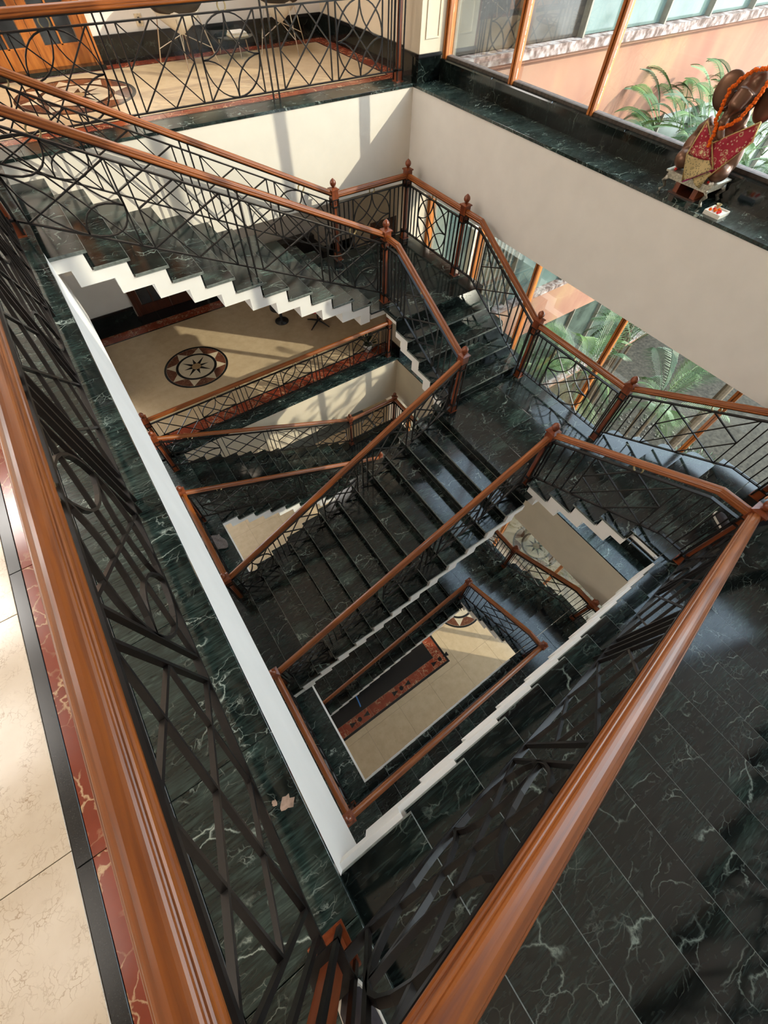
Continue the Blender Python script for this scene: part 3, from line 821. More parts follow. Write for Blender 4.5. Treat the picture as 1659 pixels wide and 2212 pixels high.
def flatf(z): return lambda u: z
def make_flat(label, p0, p1, z, pat, panel=None, m0=None):
    r = Rail(label, p0, p1, flatf(z), flatf(z))
    r.rails(0.04, r.len-0.04, 0.04, r.len-0.04)
    if panel: r.layout2(pat, panel, m0=m0)
    else: r.layout(pat)
    return r
def make_flight(label, p0, p1, z0, slope, zstart, foot, pat='O.XPX.O'):
    """p0 upper end; base line falls with slope; zstart base height at u=0"""
    r = Rail(label, p0, p1, lambda u: zstart-slope*u, foot)
    r.rails(0.04, r.len-0.04, 0.04, r.len-0.04)
    r.layout(pat)
    return r
def make_short(label, p0, p1, zl, zm, kink):
    L_ = (Vector(p1)-Vector(p0)).length
    sl = (zl-zm-0.03)/(L_-kink)
    zf = lambda u: zl if u <= kink else zl-sl*(u-kink)
    r = Rail(label, p0, p1, zf, zf); r.kinks = [kink]
    r.rails(0.04, r.len-0.04, 0.04, r.len-0.04)
    a = 0.36+kink*0.5; w = 0.78
    for i in range(5): r.v(0.09+(a-0.09)*i/5)
    r.v(a); r.v(a+w)
    r.X(a, w, False); r.ring(a+w*0.5)
    b = a+w; nb = 4
    for i in range(1, nb+1): r.v(b+(r.len-0.07-b)*i/(nb+0.3))
    return r

YL = 5.18; YU = 6.62
my = lambda y: D-y
for lv in (0, 1):
    dz = -H*lv; nm = ('upper', 'lower')[lv]; xa = -0.104 if lv == 0 else -0.295
    # newels on this storey
    for side, f in (('far', lambda y: y), ('near', my)):
        newel(xa, f(YL), dz, f'{nm} storey newel post at the top of the {side} flight, well side')
        newel(xa, f(YU), dz, f'{nm} storey newel post at the top of the {side} flight, wall side')
        newel(XI, f(YL), dz+ZL, f'{nm} {side} landing newel post at the inner corner of the well')
        newel(XI+0.03, f(YU), dz+ZL, f'{nm} {side} landing newel post at the foot of the flight, wall side')
        newel(XN, f(YL), dz+ZL, f'{nm} {side} landing newel post by the windows at the short flight head')
        newel(XN, f(YU), dz+ZL, f'{nm} {side} landing newel post in the outermost corner')
        yc = 3.325
        newel(XI, f(yc), dz+ZM, f'{nm} centre landing newel post, {side} side of the central flight head')
        newel(XN, f(yc), dz+ZM, f'{nm} centre landing newel post by the windows, {side} side')
        # flights
        foot = lambda u, xa=xa, dz=dz: dz-R_*max(0, math.ceil((u+xa)/G)) if u+xa > 0 else dz
        sl = R_/G
        zst = dz+0.0+(-xa)*0.0
        Lf = XI-xa
        slope = -ZL/Lf
        make_flight(f'{nm} {side} flight balustrade on the well side, sloping handrail', (xa, f(YL)), (XI, f(YL)), dz, slope, dz+0.015, foot)
        make_flight(f'{nm} {side} flight balustrade on the wall side, sloping handrail', (xa, f(YU)), (XI+0.03, f(YU)), dz, -ZL/(Lf+0.03), dz+0.015, foot)
        make_flat(f'{nm} {side} landing balustrade with one circle panel facing the lobby wall', (XI+0.03, f(YU)), (XN, f(YU)), dz+ZL, '|||O|||', 0.72)
        make_flat(f'{nm} {side} landing balustrade with one circle panel along the windows', (XN, f(YU)), (XN, f(YL)), dz+ZL, '|||O|||', 0.74)
        make_short(f'{nm} short flight balustrade on the well side, {side} half', (XI, f(YL)), (XI, f(yc)), dz+ZL, dz+ZM, 0.30)
        make_short(f'{nm} short flight balustrade by the windows, {side} half', (XN, f(YL)), (XN, f(yc)), dz+ZL, dz+ZM, 0.38)
        # central flight
        xb = -0.30
        newel(xb, f(yc), dz-H, f'{"middle" if lv == 0 else "ground"} storey newel post at the foot of the central flight, {side} side')
        zlow = dz-H; zup = dz+ZM
        Lc = XI-xb; slc = (zup-zlow)/Lc
        footc = lambda u, dz=dz: max(dz-H, dz+ZM-R_*max(0, math.ceil((X0C-(XI-u))/GC)))
        make_flight(f'{nm} central flight balustrade, {side} side, sloping handrail', (XI, f(yc)), (xb, f(yc)), zup, slc, zup, footc, 'O.XPO.XPO')
    make_flat(f'{nm} centre landing balustrade with one circle panel along the windows', (XN, 3.325), (XN, my(3.325)), dz+ZM, '||||O||||', 0.76)
# storey edge balustrades
r = Rail('long balustrade along the edge of the near landing at left', (-0.104, my(YL)), (-0.104, YL), flatf(0), flatf(0))
r.rails(0.04, r.len-0.04, 0.04, r.len-0.04)
u = 0.13
r.v(0.085)
for q in range(3):
    w = 0.80 if q < 2 else 0.62
    r.X(u+0.03, w); u += 0.03+w+0.105
    r.O(u, w); u += w
    if q < 2:
        r.post(u+0.10); r.post(u+0.185); u += 0.25
make_flat('middle storey edge balustrade between near and central flights', (-0.295, my(YL)), (-0.295, my(3.325)), -H, 'X.O')
make_flat('middle storey edge balustrade between central and far flights', (-0.295, 3.325), (-0.295, YL), -H, 'O.X')
# lobby balustrades
for z, nmx in ((0, 'upper'), (-H, 'middle')):
    xr = 5.34
    newel(xr, 7.16, z, f'{nmx} lobby newel post beside the window pier')
    newel(-0.30, 7.16, z, f'{nmx} lobby newel post at the stair head corner')
    r = Rail(f'{nmx} lobby balustrade of circle and diamond panels above the well wall', (xr, 7.16), (-0.30, 7.16), flatf(z), flatf(z))
    r.rails(0.04, r.len-0.04, 0.04, r.len-0.04)
    for i in range(3): r.v(0.09+0.05*i)
    r.layout('O.XPO.XPO.X', 0.29, 0.16, 0.10)

# ------------------------------------------------------------------ added fill panels, unseen overhead, that brighten the interior
m = bpy.data.materials.new('fill_glow'); m.use_nodes = True; t = m.node_tree; t.nodes.clear()
_o = t.nodes.new('ShaderNodeOutputMaterial'); _e = t.nodes.new('ShaderNodeEmission'); _e.inputs[0].default_value = (1, 0.86, 0.68, 1); _e.inputs[1].default_value = 2.0
L(t, _e.outputs[0], _o.inputs[0]); MAT['fillglow'] = m
def fill_panel(x, y, z, label, power, size=0.6, col=(1.0, 0.86, 0.68)):
    root = thing('fill_panel', label, 'ceiling lamp', (x, y, z), 'added fill panels')
    h = size/2
    v, f = merge(boxd((x-h-0.03, y-h-0.03, z-0.05), (x-h, y+h+0.03, z-0.002)), boxd((x+h, y-h-0.03, z-0.05), (x+h+0.03, y+h+0.03, z-0.002)),
                 boxd((x-h, y-h-0.03, z-0.05), (x+h, y-h, z-0.002)), boxd((x-h, y+h, z-0.05), (x+h, y+h+0.03, z-0.002)))
    mesh_obj('fill_frame', v, f, 'white_plastic', root)
    box('fill_diffuser', (x-h, y-h, z-0.03), (x+h, y+h, z-0.02), 'fillglow', root)
    ld = bpy.data.lights.new('fill_light', 'AREA'); ld.energy = power; ld.size = size*0.95; ld.color = col
    lo = bpy.data.objects.new('fill_light', ld); COL.objects.link(lo); lo.parent = root; lo.location = (0, 0, -0.04)
for (x, y, pw, wh) in ((-3.6, 0.6, 10, 'above the beige floor of the near landing'), (-3.85, 3.2, 40, 'over the middle of the upper landing'), (-3.85, 5.2, 115, 'beside the head of the far flight'),
                       (-3.0, 6.9, 100, 'at the corner of the upper lobby'), (1.6, 8.8, 50, 'over the upper lobby medallion'), (4.2, 8.8, 50, 'over the white tub chairs')):
    fill_panel(x, y, TOP, 'added square fill-light panel, unseen, '+wh, pw, 1.2, (1.0, 0.95, 0.90))
for (x, y, pw, wh) in ((1.4, 9.6, 1.5, 'medallion'), (4.6, 9.6, 1.5, 'red chair')):
    fill_panel(x, y, -1.02, f'added square fill-light panel, unseen, over the middle lobby {wh}', pw, 0.5, (1, 0.8, 0.58))

# ------------------------------------------------------------------ doors of the lobbies
def panelled_door(root_label, x0, x1, y, z, zt, leaves, wood_, glass_, name='door_1'):
    fr = box(name, (x0-0.09, y-0.05, z), (x0, y+0.02, zt+0.09), wood_, kind='structure'); fr['label'] = root_label
    box('door_jamb', (x1, y-0.05, z), (x1+0.09, y+0.02, zt+0.09), wood_, fr)
    box('door_head', (x0, y-0.05, zt), (x1, y+0.02, zt+0.09), wood_, fr)
    w_ = (x1-x0)/leaves
    for i in range(leaves):
        a = x0+i*w_+0.004; b = x0+(i+1)*w_-0.004
        st_ = 0.11
        v, f = merge(boxd((a, y-0.03, z+0.005), (a+st_, y+0.01, zt-0.005)), boxd((b-st_, y-0.03, z+0.005), (b, y+0.01, zt-0.005)),
                     boxd((a+st_, y-0.03, z+0.005), (b-st_, y+0.01, z+0.24)), boxd((a+st_, y-0.03, zt-0.12), (b-st_, y+0.01, zt-0.005)))
        leaf = mesh_obj('door_leaf', v, f, wood_, fr)
        pw_ = (b-a-2*st_)
        n_r = 4; hz = (zt-0.12-(z+0.24))/n_r
        for rr in range(n_r):
            za = z+0.24+rr*hz
            for c_ in range(2):
                xa_ = a+st_+c_*pw_/2; xb_ = xa_+pw_/2
                box('door_pane', (xa_+0.012, y-0.012, za+0.012), (xb_-0.012, y-0.004, za+hz-0.012), glass_, leaf)
            box('glazing_bar', (a+st_, y-0.026, za-0.012), (b-st_, y+0.006, za+0.012), wood_, leaf)
        box('glazing_bar', (a+st_+pw_/2-0.012, y-0.026, z+0.24), (a+st_+pw_/2+0.012, y+0.006, zt-0.12), wood_, leaf)
        hx = b-0.05 if i % 2 == 0 else a+0.05
        mesh_obj('door_knob', *ellipsoid((hx, y-0.06, z+0.95), (0.025, 0.025, 0.025), 10, 8), 'brass', leaf, True)
    return fr
panelled_door('varnished orange wooden double door with glass panes in the upper lobby', 0.42, 1.78, 9.945, 0.0, 2.15, 2, 'door', 'doorglass', 'door_1')
box('threshold', (0.33, 9.72, 0.0), (1.87, 9.90, 0.05), 'riser', bpy.data.objects['door_1'])
panelled_door('dark wooden double door with glass panes in the middle lobby', 0.74, 2.40, 12.095, -H, -H+2.3, 2, 'darkwood', 'doorglass', 'door_2')

# ------------------------------------------------------------------ upper lobby furniture
def tub_chair(cx, cy, z, label, rot):
    root = thing('tub_chair', label, 'chair', (cx, cy, z), 'white tub chairs of the upper lobby')
    # pointed shell, four sided at the bottom and round at the rim
    n = 24; V, F = [], []
    lev = [(0.03, 0.31, 1.0), (0.13, 0.385, 0.9), (0.22, 0.46, 0.7), (0.29, 0.54, 0.4), (0.30, 0.56, 0.3), (0.27, 0.56, 0.3), (0.05, 0.50, 0.5)]
    for (rad, zz, sq) in lev:
        for k in range(n):
            a = 2*math.pi*k/n
            q = 1/max(abs(math.cos(a)), abs(math.sin(a))); rr = rad*(1+(q-1)*sq*0.8)
            zz2 = zz+(0.07*math.cos(a) if zz > 0.6 else 0)
            V.append((cx+rr*math.cos(a+rot), cy+rr*math.sin(a+rot), z+zz2))
    for i in range(len(lev)-1):
        for k in range(n):
            l = (k+1) % n; F.append((i*n+k, i*n+l, (i+1)*n+l, (i+1)*n+k))
    F.append(tuple(reversed(range(n))))
    mesh_obj('shell', V, F, 'white_plastic', root, True)
    mesh_obj('cushion', *lathe([(0.16, 0.515), (0.30, 0.53), (0.385, 0.60), (0.42, 0.74), (0.40, 0.77), (0.36, 0.75), (0.30, 0.64), (0.05, 0.62)], (cx, cy, z), 28), 'leather', root, True)
    for k in range(4):
        a = rot+math.pi/4+k*math.pi/2
        p0 = (cx+0.27*math.cos(a), cy+0.27*math.sin(a), z+0.52); p1 = (cx+0.43*math.cos(a), cy+0.43*math.sin(a), z+0.005)
        mesh_obj('leg', *tube([p0, p1], 0.008, 8), 'chrome', root)
        pm = (cx+0.38*math.cos(a), cy+0.38*math.sin(a), z+0.17)
        mesh_obj('leg_brace', *tube([(cx, cy, z+0.31), pm], 0.005, 6), 'chrome', root)
    return root
tub_chair(3.0, 9.36, 0, 'white tub chair with black cushion nearer the orange door', 0.4)
tub_chair(4.62, 9.40, 0, 'white tub chair with black cushion in the lobby corner', 0.9)
tb = thing('coffee_table', 'low glass coffee table between the two white tub chairs', 'table', (3.85, 9.55, 0))
mesh_obj('table_top', *lathe([(0.30, 0.20), (0.30, 0.212)], (3.85, 9.55, 0), 28), 'tableglass', tb)
for k in range(3):
    a = k*2.094+0.4
    mesh_obj('leg', *tube([(3.85+0.24*math.cos(a), 9.55+0.24*math.sin(a), 0.20), (3.85+0.27*math.cos(a), 9.55+0.27*math.sin(a), 0.003)], 0.009, 8), 'chrome', tb)
for i in range(4):
    o = box('magazine', (3.74+0.01*i, 9.36, 0.2125+0.012*i), (4.02-0.008*i, 9.56+0.005*i, 0.2235+0.012*i), 'paper' if i % 2 == 0 else 'white_plastic')
    tag(o, ['bottom magazine of the pile on the glass table', 'second magazine from the bottom of the pile on glass table', 'third magazine from the bottom of the pile on glass table', 'top magazine of the pile on the glass table'][i], 'magazine', 'magazines on the glass table')
sw = thing('switch_plate', 'cream switch plate on the upper lobby wall beside the orange door', 'switch', (2.59, 9.95, 0.38))
box('plate', (2.54, 9.938, 0.33), (2.64, 9.95, 0.45), 'paper', sw); box('rocker', (2.575, 9.932, 0.36), (2.605, 9.939, 0.42), 'leather', sw)

# ------------------------------------------------------------------ middle lobby furniture
def bar_chair(cx, cy, z, label):
    root = thing('swivel_chair', label, 'chair', (cx, cy, z))
    for k in range(4):
        a = 0.5+k*math.pi/2
        mesh_obj('foot', *tube([(cx, cy, z+0.10), (cx+0.20*math.cos(a), cy+0.20*math.sin(a), z+0.055), (cx+0.34*math.cos(a), cy+0.34*math.sin(a), z+0.012)], [0.024, 0.02, 0.012], 8), 'leather', root)
    mesh_obj('pedestal', *tube([(cx, cy, z+0.08), (cx, cy, z+0.44)], 0.025, 10), 'leather', root)
    mesh_obj('seat', *ellipsoid((cx, cy, z+0.48), (0.30, 0.30, 0.07), 24, 10), 'redfab', root, True)
    V, F = [], []
    n = 13
    for k in range(n):
        a = -0.2+2.4*k/(n-1)
        for (rad, zz) in ((0.28, 0.48), (0.33, 0.82), (0.29, 0.83), (0.24, 0.52)):
            V.append((cx+rad*math.cos(a), cy+rad*math.sin(a), z+zz))
    for k in range(n-1):
        for q in range(4): F.append((k*4+q, k*4+(q+1) % 4, (k+1)*4+(q+1) % 4, (k+1)*4+q))
    F += [(3, 2, 1, 0), (4*n-4, 4*n-3, 4*n-2, 4*n-1)]
    mesh_obj('backrest', V, F, 'redfab', root, True)
    return root
bar_chair(4.52, 9.24, -H, 'red swivel chair on a dark star base in the middle lobby')
st_ = thing('round_stool', 'black round stool in the middle lobby behind the red chair', 'stool', (3.75, 9.15, -H))
mesh_obj('seat', *lathe([(0.20, 0.36), (0.24, 0.38), (0.24, 0.43), (0.20, 0.45)], (3.75, 9.85, -H), 24), 'leather', st_, True)
mesh_obj('pedestal', *lathe([(0.18, 0.0), (0.18, 0.02), (0.04, 0.04), (0.035, 0.36)], (3.75, 9.85, -H), 18), 'leather', st_, True)
st_.location = (3.75, 9.85, -H)
for c_ in st_.children: c_.location.y -= 0.70
sf_ = thing('sofa', 'dark sofa with red cushion against the back wall of the middle lobby', 'sofa', (4.9, 11.5, -H))
box('seat_base', (4.2, 11.2, -H+0.06), (5.9, 11.95, -H+0.38), 'leather', sf_)
box('backrest', (4.2, 11.72, -H+0.38), (5.9, 11.98, -H+0.85), 'leather', sf_)
slab('cushion', (4.35, 11.22, -H+0.38), (5.1, 11.72, -H+0.52), 'redfab', sf_, 0.03)
box('arm', (4.05, 11.2, -H+0.06), (4.2, 11.98, -H+0.6), 'leather', sf_); box('arm', (5.9, 11.2, -H+0.06), (6.05, 11.98, -H+0.6), 'leather', sf_)
for xx in (4.1, 5.98):
    for yy in (11.25, 11.9): box('leg', (xx-0.03, yy-0.03, -H), (xx+0.03, yy+0.03, -H+0.06), 'chrome', sf_)
cab = thing('cabinet', 'tall dark wooden cabinet beyond the far landing in the middle lobby', 'cabinet', (6.7, 9.0, -H))
box('body', (6.3, 8.7, -H+0.06), (7.3, 9.4, -H+1.9), 'darkwood', cab); box('plinth', (6.33, 8.73, -H), (7.27, 9.37, -H+0.06), 'leather', cab)
for i in range(2):
    d_ = slab('door', (6.31, 8.71+0.34*i, -H+0.1), (6.30-0.02, 9.04+0.34*i, -H+1.86), 'darkwood', cab)
    mesh_obj('knob', *ellipsoid((6.26, 9.0+0.1*(i-0.5)+0.05, -H+1.0), (0.015, 0.015, 0.015), 8, 6), 'brass', d_, True)
def potted(cx, cy, z, label):
    root = thing('potted_plant', label, 'plant', (cx, cy, z))
    mesh_obj('pot', *lathe([(0.085, 0.0), (0.115, 0.16), (0.125, 0.20), (0.112, 0.20), (0.105, 0.17)], (cx, cy, z), 22), 'potwhite', root, True)
    mesh_obj('soil', *lathe([(0.10, 0.165), (0.10, 0.178)], (cx, cy, z), 16), 'soil', root)
    rng = random.Random(3)
    for i in range(22):
        a = rng.uniform(0, 6.28); el = rng.uniform(0.5, 1.35); ln = rng.uniform(0.26, 0.44)
        d_ = Vector((math.cos(a)*math.cos(el), math.sin(a)*math.cos(el), math.sin(el)))
        sd_ = d_.cross(Vector((0, 0, 1))).normalized(); V, F = [], []
        for k, (tt, ww) in enumerate(((0, 0.006), (0.45, 0.010), (0.62, 0.045), (0.82, 0.038), (1.0, 0.003))):
            p = Vector((cx, cy, z+0.17))+d_*ln*tt+Vector((0, 0, -0.16*ln*tt*tt))
            V += [p-sd_*ww, p+Vector((0, 0, 0.006)), p+sd_*ww]
        for k in range(4):
            b_ = k*3; F += [(b_, b_+1, b_+4, b_+3), (b_+1, b_+2, b_+5, b_+4)]
        mesh_obj('leaf', V, F, 'leaf2', root, True)
potted(5.02, 7.60, -H, 'leafy green plant in a white pot behind the middle lobby balustrade')

# rag on the ledge, blue stick on the ground floor
V, F = [], []
rng = random.Random(11); nx, ny = 12, 9
for i in range(nx):
    for j in range(ny):
        a = i/(nx-1); b_ = j/(ny-1)
        V.append((-0.46+0.34*a+0.03*math.sin(5*b_), 4.42+0.34*b_+0.05*math.sin(4*a+1), -H+0.012+0.028*abs(math.sin(7*a+3*b_))+0.02*abs(math.sin(9*b_-2*a))))
for i in range(nx-1):
    for j in range(ny-1): F.append((i*ny+j, (i+1)*ny+j, (i+1)*ny+j+1, i*ny+j+1))
rg = mesh_obj('cleaning_cloth', V, F, 'rag', None, True); tag(rg, 'crumpled grey cleaning cloth lying on the middle storey marble ledge', 'cloth')
sm = rg.modifiers.new('thick', 'SOLIDIFY'); sm.thickness = 0.008
bs = mesh_obj('plastic_stick', *tube([(0.60, 1.60, ZG+0.022), (0.55, 1.24, ZG+0.022)], 0.018, 8), 'blue'); tag(bs, 'thin blue stick lying on black ground floor under the central flight', 'stick')

# ------------------------------------------------------------------ statue on the window ledge
SX, SY = 5.74, 2.53
stl = thing('altar_stool', 'small silver ornate stool carrying the bronze statue', 'stool', (SX, SY, 0))
v, f = merge(boxd((5.565, 2.285, 0.165), (5.92, 2.785, 0.18)), boxd((5.585, 2.305, 0.115), (5.90, 2.765, 0.165)))
mesh_obj('stool_top', v, f, 'silver', stl)
for sx_, x_ in ((-1, 5.60), (1, 5.89)):
    for sy_, y_ in ((-1, 2.32), (1, 2.75)):
        mesh_obj('cabriole_leg', *tube([(x_, y_, 0.13), (x_+sx_*0.012, y_+sy_*0.022, 0.09), (x_-sx_*0.004, y_-sy_*0.006, 0.045), (x_+sx_*0.012, y_+sy_*0.025, 0.008)], [0.028, 0.022, 0.013, 0.018], 8), 'silver', stl, True)
wb_ = thing('wooden_trestle', 'brown wooden trestle under the silver stool', 'support', (SX, SY, 0))
for y_ in (2.42, 2.62): box('trestle_leg', (5.66, y_, 0.012), (5.86, y_+0.05, 0.113), 'wood', wb_)
box('trestle_base', (5.64, 2.40, 0.0), (5.88, 2.70, 0.012), 'darkwood', wb_)
# bronze figure
fig = thing('statue', 'dark bronze elephant-headed seated statue on the window ledge', 'statue', (SX, SY, 0.18))
P_ = []
def loc(f_, l_, z_): return (SX-f_, SY+l_, z_)        # forward is -X, left in the photo is +Y
P_.append(ellipsoid(loc(0.02, 0, 0.25), (0.15, 0.19, 0.075)))
P_.append(ellipsoid(loc(0.0, 0, 0.40), (0.12, 0.15, 0.19)))
P_.append(ellipsoid(loc(0.05, 0.0, 0.36), (0.11, 0.13, 0.12)))
P_.append(ellipsoid(loc(0.06, 0.19, 0.26), (0.10, 0.09, 0.08)))
P_.append(ellipsoid(loc(0.06, -0.19, 0.26), (0.10, 0.09, 0.08)))
P_.append(ellipsoid(loc(-0.01, 0.21, 0.33), (0.09, 0.085, 0.13)))
P_.append(ellipsoid(loc(-0.01, -0.20, 0.35), (0.08, 0.075, 0.13)))
P_.append(tube([loc(0.0, 0.13, 0.54), loc(0.0, 0.20, 0.46), loc(0.02, 0.22, 0.36)], [0.06, 0.06, 0.05], 10))
P_.append(tube([loc(0.0, -0.13, 0.54), loc(0.0, -0.20, 0.46), loc(0.02, -0.20, 0.36)], [0.06, 0.06, 0.05], 10))
P_.append(ellipsoid(loc(0.0, -0.03, 0.60), (0.09, 0.12, 0.10)))
P_.append(ellipsoid(loc(0.03, -0.05, 0.77), (0.12, 0.115, 0.13)))
P_.append(ellipsoid(loc(0.03, -0.08, 0.86), (0.095, 0.07, 0.07)))
P_.append(ellipsoid(loc(0.03, -0.01, 0.86), (0.09, 0.06, 0.06)))
P_.append(tube([loc(0.12, -0.06, 0.78), loc(0.18, -0.05, 0.69), loc(0.19, -0.03, 0.60), loc(0.19, -0.05, 0.53), loc(0.19, -0.10, 0.49)], [0.085, 0.068, 0.052, 0.040, 0.030], 12))
rm = mesh_obj('figure_body', *merge(*P_), 'bronze', fig, True)
md_ = rm.modifiers.new('fuse', 'REMESH'); md_.mode = 'VOXEL'; md_.voxel_size = 0.011; md_.use_smooth_shade = True
sm_ = rm.modifiers.new('smooth', 'SMOOTH'); sm_.factor = 0.6; sm_.iterations = 14
for sgn, lab in ((1, 'left'), (-1, 'right')):
    R1 = Matrix.Rotation(sgn*0.35, 3, 'Z') @ Matrix.Rotation(sgn*-0.25, 3, 'X')
    mesh_obj('ear', *ellipsoid(loc(0.02, -0.05+sgn*0.185, 0.74), (0.035, 0.115, 0.135), 20, 14, R1), 'bronze', fig, True)
for sgn in (1, -1):
    mesh_obj('eye', *ellipsoid(loc(0.135, -0.05+sgn*0.075, 0.77), (0.010, 0.016, 0.010), 10, 8), 'leather', fig, True)
    mesh_obj('tusk', *tube([loc(0.13, -0.05+sgn*0.075, 0.68), loc(0.20, -0.05+sgn*0.085, 0.655)], [0.016, 0.006], 8), 'bronze', fig, True)
# cloth: two hanging panels, built as bent sheets
cl = thing('shawl', 'red and gold brocade shawl draped over the front of the statue', 'cloth', (5.56, 2.45, 0.2))
def sheet(name, corners, mat, n=10, bulge=0.03, xo=5.56, th=0.004):
    """corners: (y,z) quad in order; bends towards -X in the middle"""
    A, B, C, Dq = [Vector(c) for c in corners]; V, F = [], []
    for i in range(n+1):
        for j in range(n+1):
            a, b_ = i/n, j/n
            p = (A*(1-a)+B*a)*(1-b_)+(Dq*(1-a)+C*a)*b_
            x = xo-bulge*math.sin(math.pi*a)*0.8-0.01*math.sin(6*a+4*b_)
            V.append((x, p.x, p.y))
    for i in range(n):
        for j in range(n):
            q = i*(n+1)+j; F.append((q, q+n+1, q+n+2, q+1))
    o = mesh_obj(name, V, F, mat, cl, True)
    s_ = o.modifiers.new('thick', 'SOLIDIFY'); s_.thickness = th
    return o
sheet('right_panel', [(2.486, 0.455), (2.20, 0.665), (2.175, 0.54), (2.36, 0.245)], 'brocade')
sheet('right_panel_tail', [(2.44, 0.30), (2.345, 0.315), (2.395, 0.135), (2.52, 0.205)], 'goldbro', xo=5.572)
sheet('left_panel', [(2.63, 0.575), (2.486, 0.455), (2.43, 0.345), (2.655, 0.335)], 'brocade', xo=5.55)
sheet('left_panel_border', [(2.655, 0.335), (2.43, 0.345), (2.355, 0.30), (2.565, 0.145)], 'goldbro', xo=5.545)
for pts_, mt in (([(2.63, 0.578), (2.657, 0.335), (2.567, 0.143)], 'gold'), ([(2.63, 0.575), (2.486, 0.455), (2.353, 0.30)], 'gold'), ([(2.486, 0.458), (2.20, 0.668)], 'gold'), ([(2.20, 0.667), (2.175, 0.54), (2.36, 0.243)], 'gold'), ([(2.355, 0.30), (2.565, 0.143)], 'magenta')):
    mesh_obj('braid', *tube([(5.538, y_, z_) for y_, z_ in pts_], 0.006, 6), mt, cl, True)
# garland of marigolds
gar = thing('garland', 'orange marigold garland hanging around the statue head', 'garland', (5.55, 2.45, 0.5))
path = [(5.66, 2.36, 0.93), (5.62, 2.42, 0.935), (5.58, 2.49, 0.91), (5.56, 2.55, 0.855), (5.545, 2.585, 0.785), (5.53, 2.57, 0.70), (5.515, 2.555, 0.61), (5.51, 2.51, 0.56), (5.51, 2.498, 0.495)]
path2 = [(5.66, 2.33, 0.92), (5.58, 2.34, 0.87), (5.55, 2.33, 0.80), (5.535, 2.345, 0.735), (5.52, 2.362, 0.653), (5.515, 2.42, 0.598), (5.51, 2.49, 0.556)]
fl_mesh = None
def flower(parent, p, r_, mat, name='flower'):
    V, F = [], []
    v, f = ellipsoid((0, 0, 0), (r_, r_, r_*0.85), 8, 6)
    v = [q*(1+random.uniform(-0.14, 0.14)) for q in v]
    return mesh_obj(name, [q+Vector(p) for q in v], f, mat, parent)
for pth in (path, path2):
    for i in range(len(pth)-1):
        a, b_ = Vector(pth[i]), Vector(pth[i+1]); n = max(1, int((b_-a).length/0.019))
        for k in range(n):
            flower(gar, a.lerp(b_, k/n)+Vector((random.uniform(-.005, .005), random.uniform(-.005, .005), random.uniform(-.005, .005))), 0.0175, 'orange')
for k in range(4): flower(gar, (5.505, 2.50-0.004*k+0.006*(k % 2), 0.49-0.016*k), 0.016, 'orange')
# offerings
for i, (dx, dy, mt) in enumerate(((0.60, 2.33, 'petalwhite'), (0.615, 2.36, 'petalred'), (0.62, 2.32, 'petalwhite'), (0.61, 2.72, 'petalred'), (0.63, 2.74, 'petalwhite'))):
    o = flower(None, (5.0+dx, dy, 0.188), 0.013, mt, 'petal')
    tag(o, ['white petal at the front right corner of the silver stool', 'red petal between two white ones on the silver stool', 'white petal nearest the statue on the right of the stool', 'red petal on the left side of the silver stool', 'white petal on the left side of the silver stool'][i], 'petal', 'petals on the silver stool')
ty = thing('offering_tray', 'small white tray on the ledge beside the silver stool', 'tray', (5.60, 2.13, 0))
v, f = merge(boxd((5.52, 2.05, 0.0), (5.70, 2.215, 0.022)), boxd((5.52, 2.05, 0.022), (5.70, 2.058, 0.034)), boxd((5.52, 2.207, 0.022), (5.70, 2.215, 0.034)), boxd((5.52, 2.058, 0.022), (5.528, 2.207, 0.034)), boxd((5.692, 2.058, 0.022), (5.70, 2.207, 0.034)))
mesh_obj('tray_body', v, f, 'white_plastic', ty)
for i, (x_, y_, mt) in enumerate(((5.56, 2.18, 'orange'), (5.58, 2.14, 'orange'), (5.56, 2.10, 'petalred'), (5.60, 2.10, 'petalred'), (5.63, 2.13, 'orange'), (5.61, 2.165, 'petalred'))):
    o = flower(None, (x_, y_, 0.036), 0.015, mt, 'flower_head')
    tag(o, ['orange flower head at the left end of the offering tray', 'orange flower head in the middle of the offering tray', 'red flower head at the front corner of the offering tray', 'red flower head at the right end of the offering tray', 'orange flower head nearest the brass cup', 'red flower head beside the brass cup in the tray'][i], 'flower', 'flower heads in the offering tray')
cup = mesh_obj('brass_cup', *lathe([(0.012, 0.022), (0.009, 0.034), (0.022, 0.055), (0.026, 0.066), (0.022, 0.066), (0.016, 0.050)], (5.655, 2.165, 0), 16), 'brass', None, True)
tag(cup, 'small brass cup standing in the offering tray', 'cup')

# ------------------------------------------------------------------ person on the near landing
def skinned(name, verts, edges, radii, mat, parent, root_i=0, sub=2):
    c = Vector(verts[root_i])
    me = bpy.data.meshes.new(name); me.from_pydata([Vector(v)-c for v in verts], edges, []); me.materials.append(MAT[mat])
    o = bpy.data.objects.new(name, me); COL.objects.link(o)
    o.parent = parent; o.location = c-parent.location
    o.modifiers.new('skin', 'SKIN')
    for i, r_ in enumerate(radii):
        sv = me.skin_vertices[0].data[i]
        sv.radius = (r_, r_) if not isinstance(r_, tuple) else r_
        sv.use_root = (i == root_i)
    if sub:
        s_ = o.modifiers.new('sub', 'SUBSURF'); s_.levels = sub; s_.render_levels = sub
    o.modifiers['skin'].use_smooth_shade = True
    return o
pz = ZL
PX, PY = 4.46, -0.52
per = thing('person', 'person in dark trousers standing on the near landing, hand on the newel', 'person', (PX, PY, pz))
Bv = {}
def J(n, x, y, z): Bv[n] = (PX+x, PY+y, pz+z)
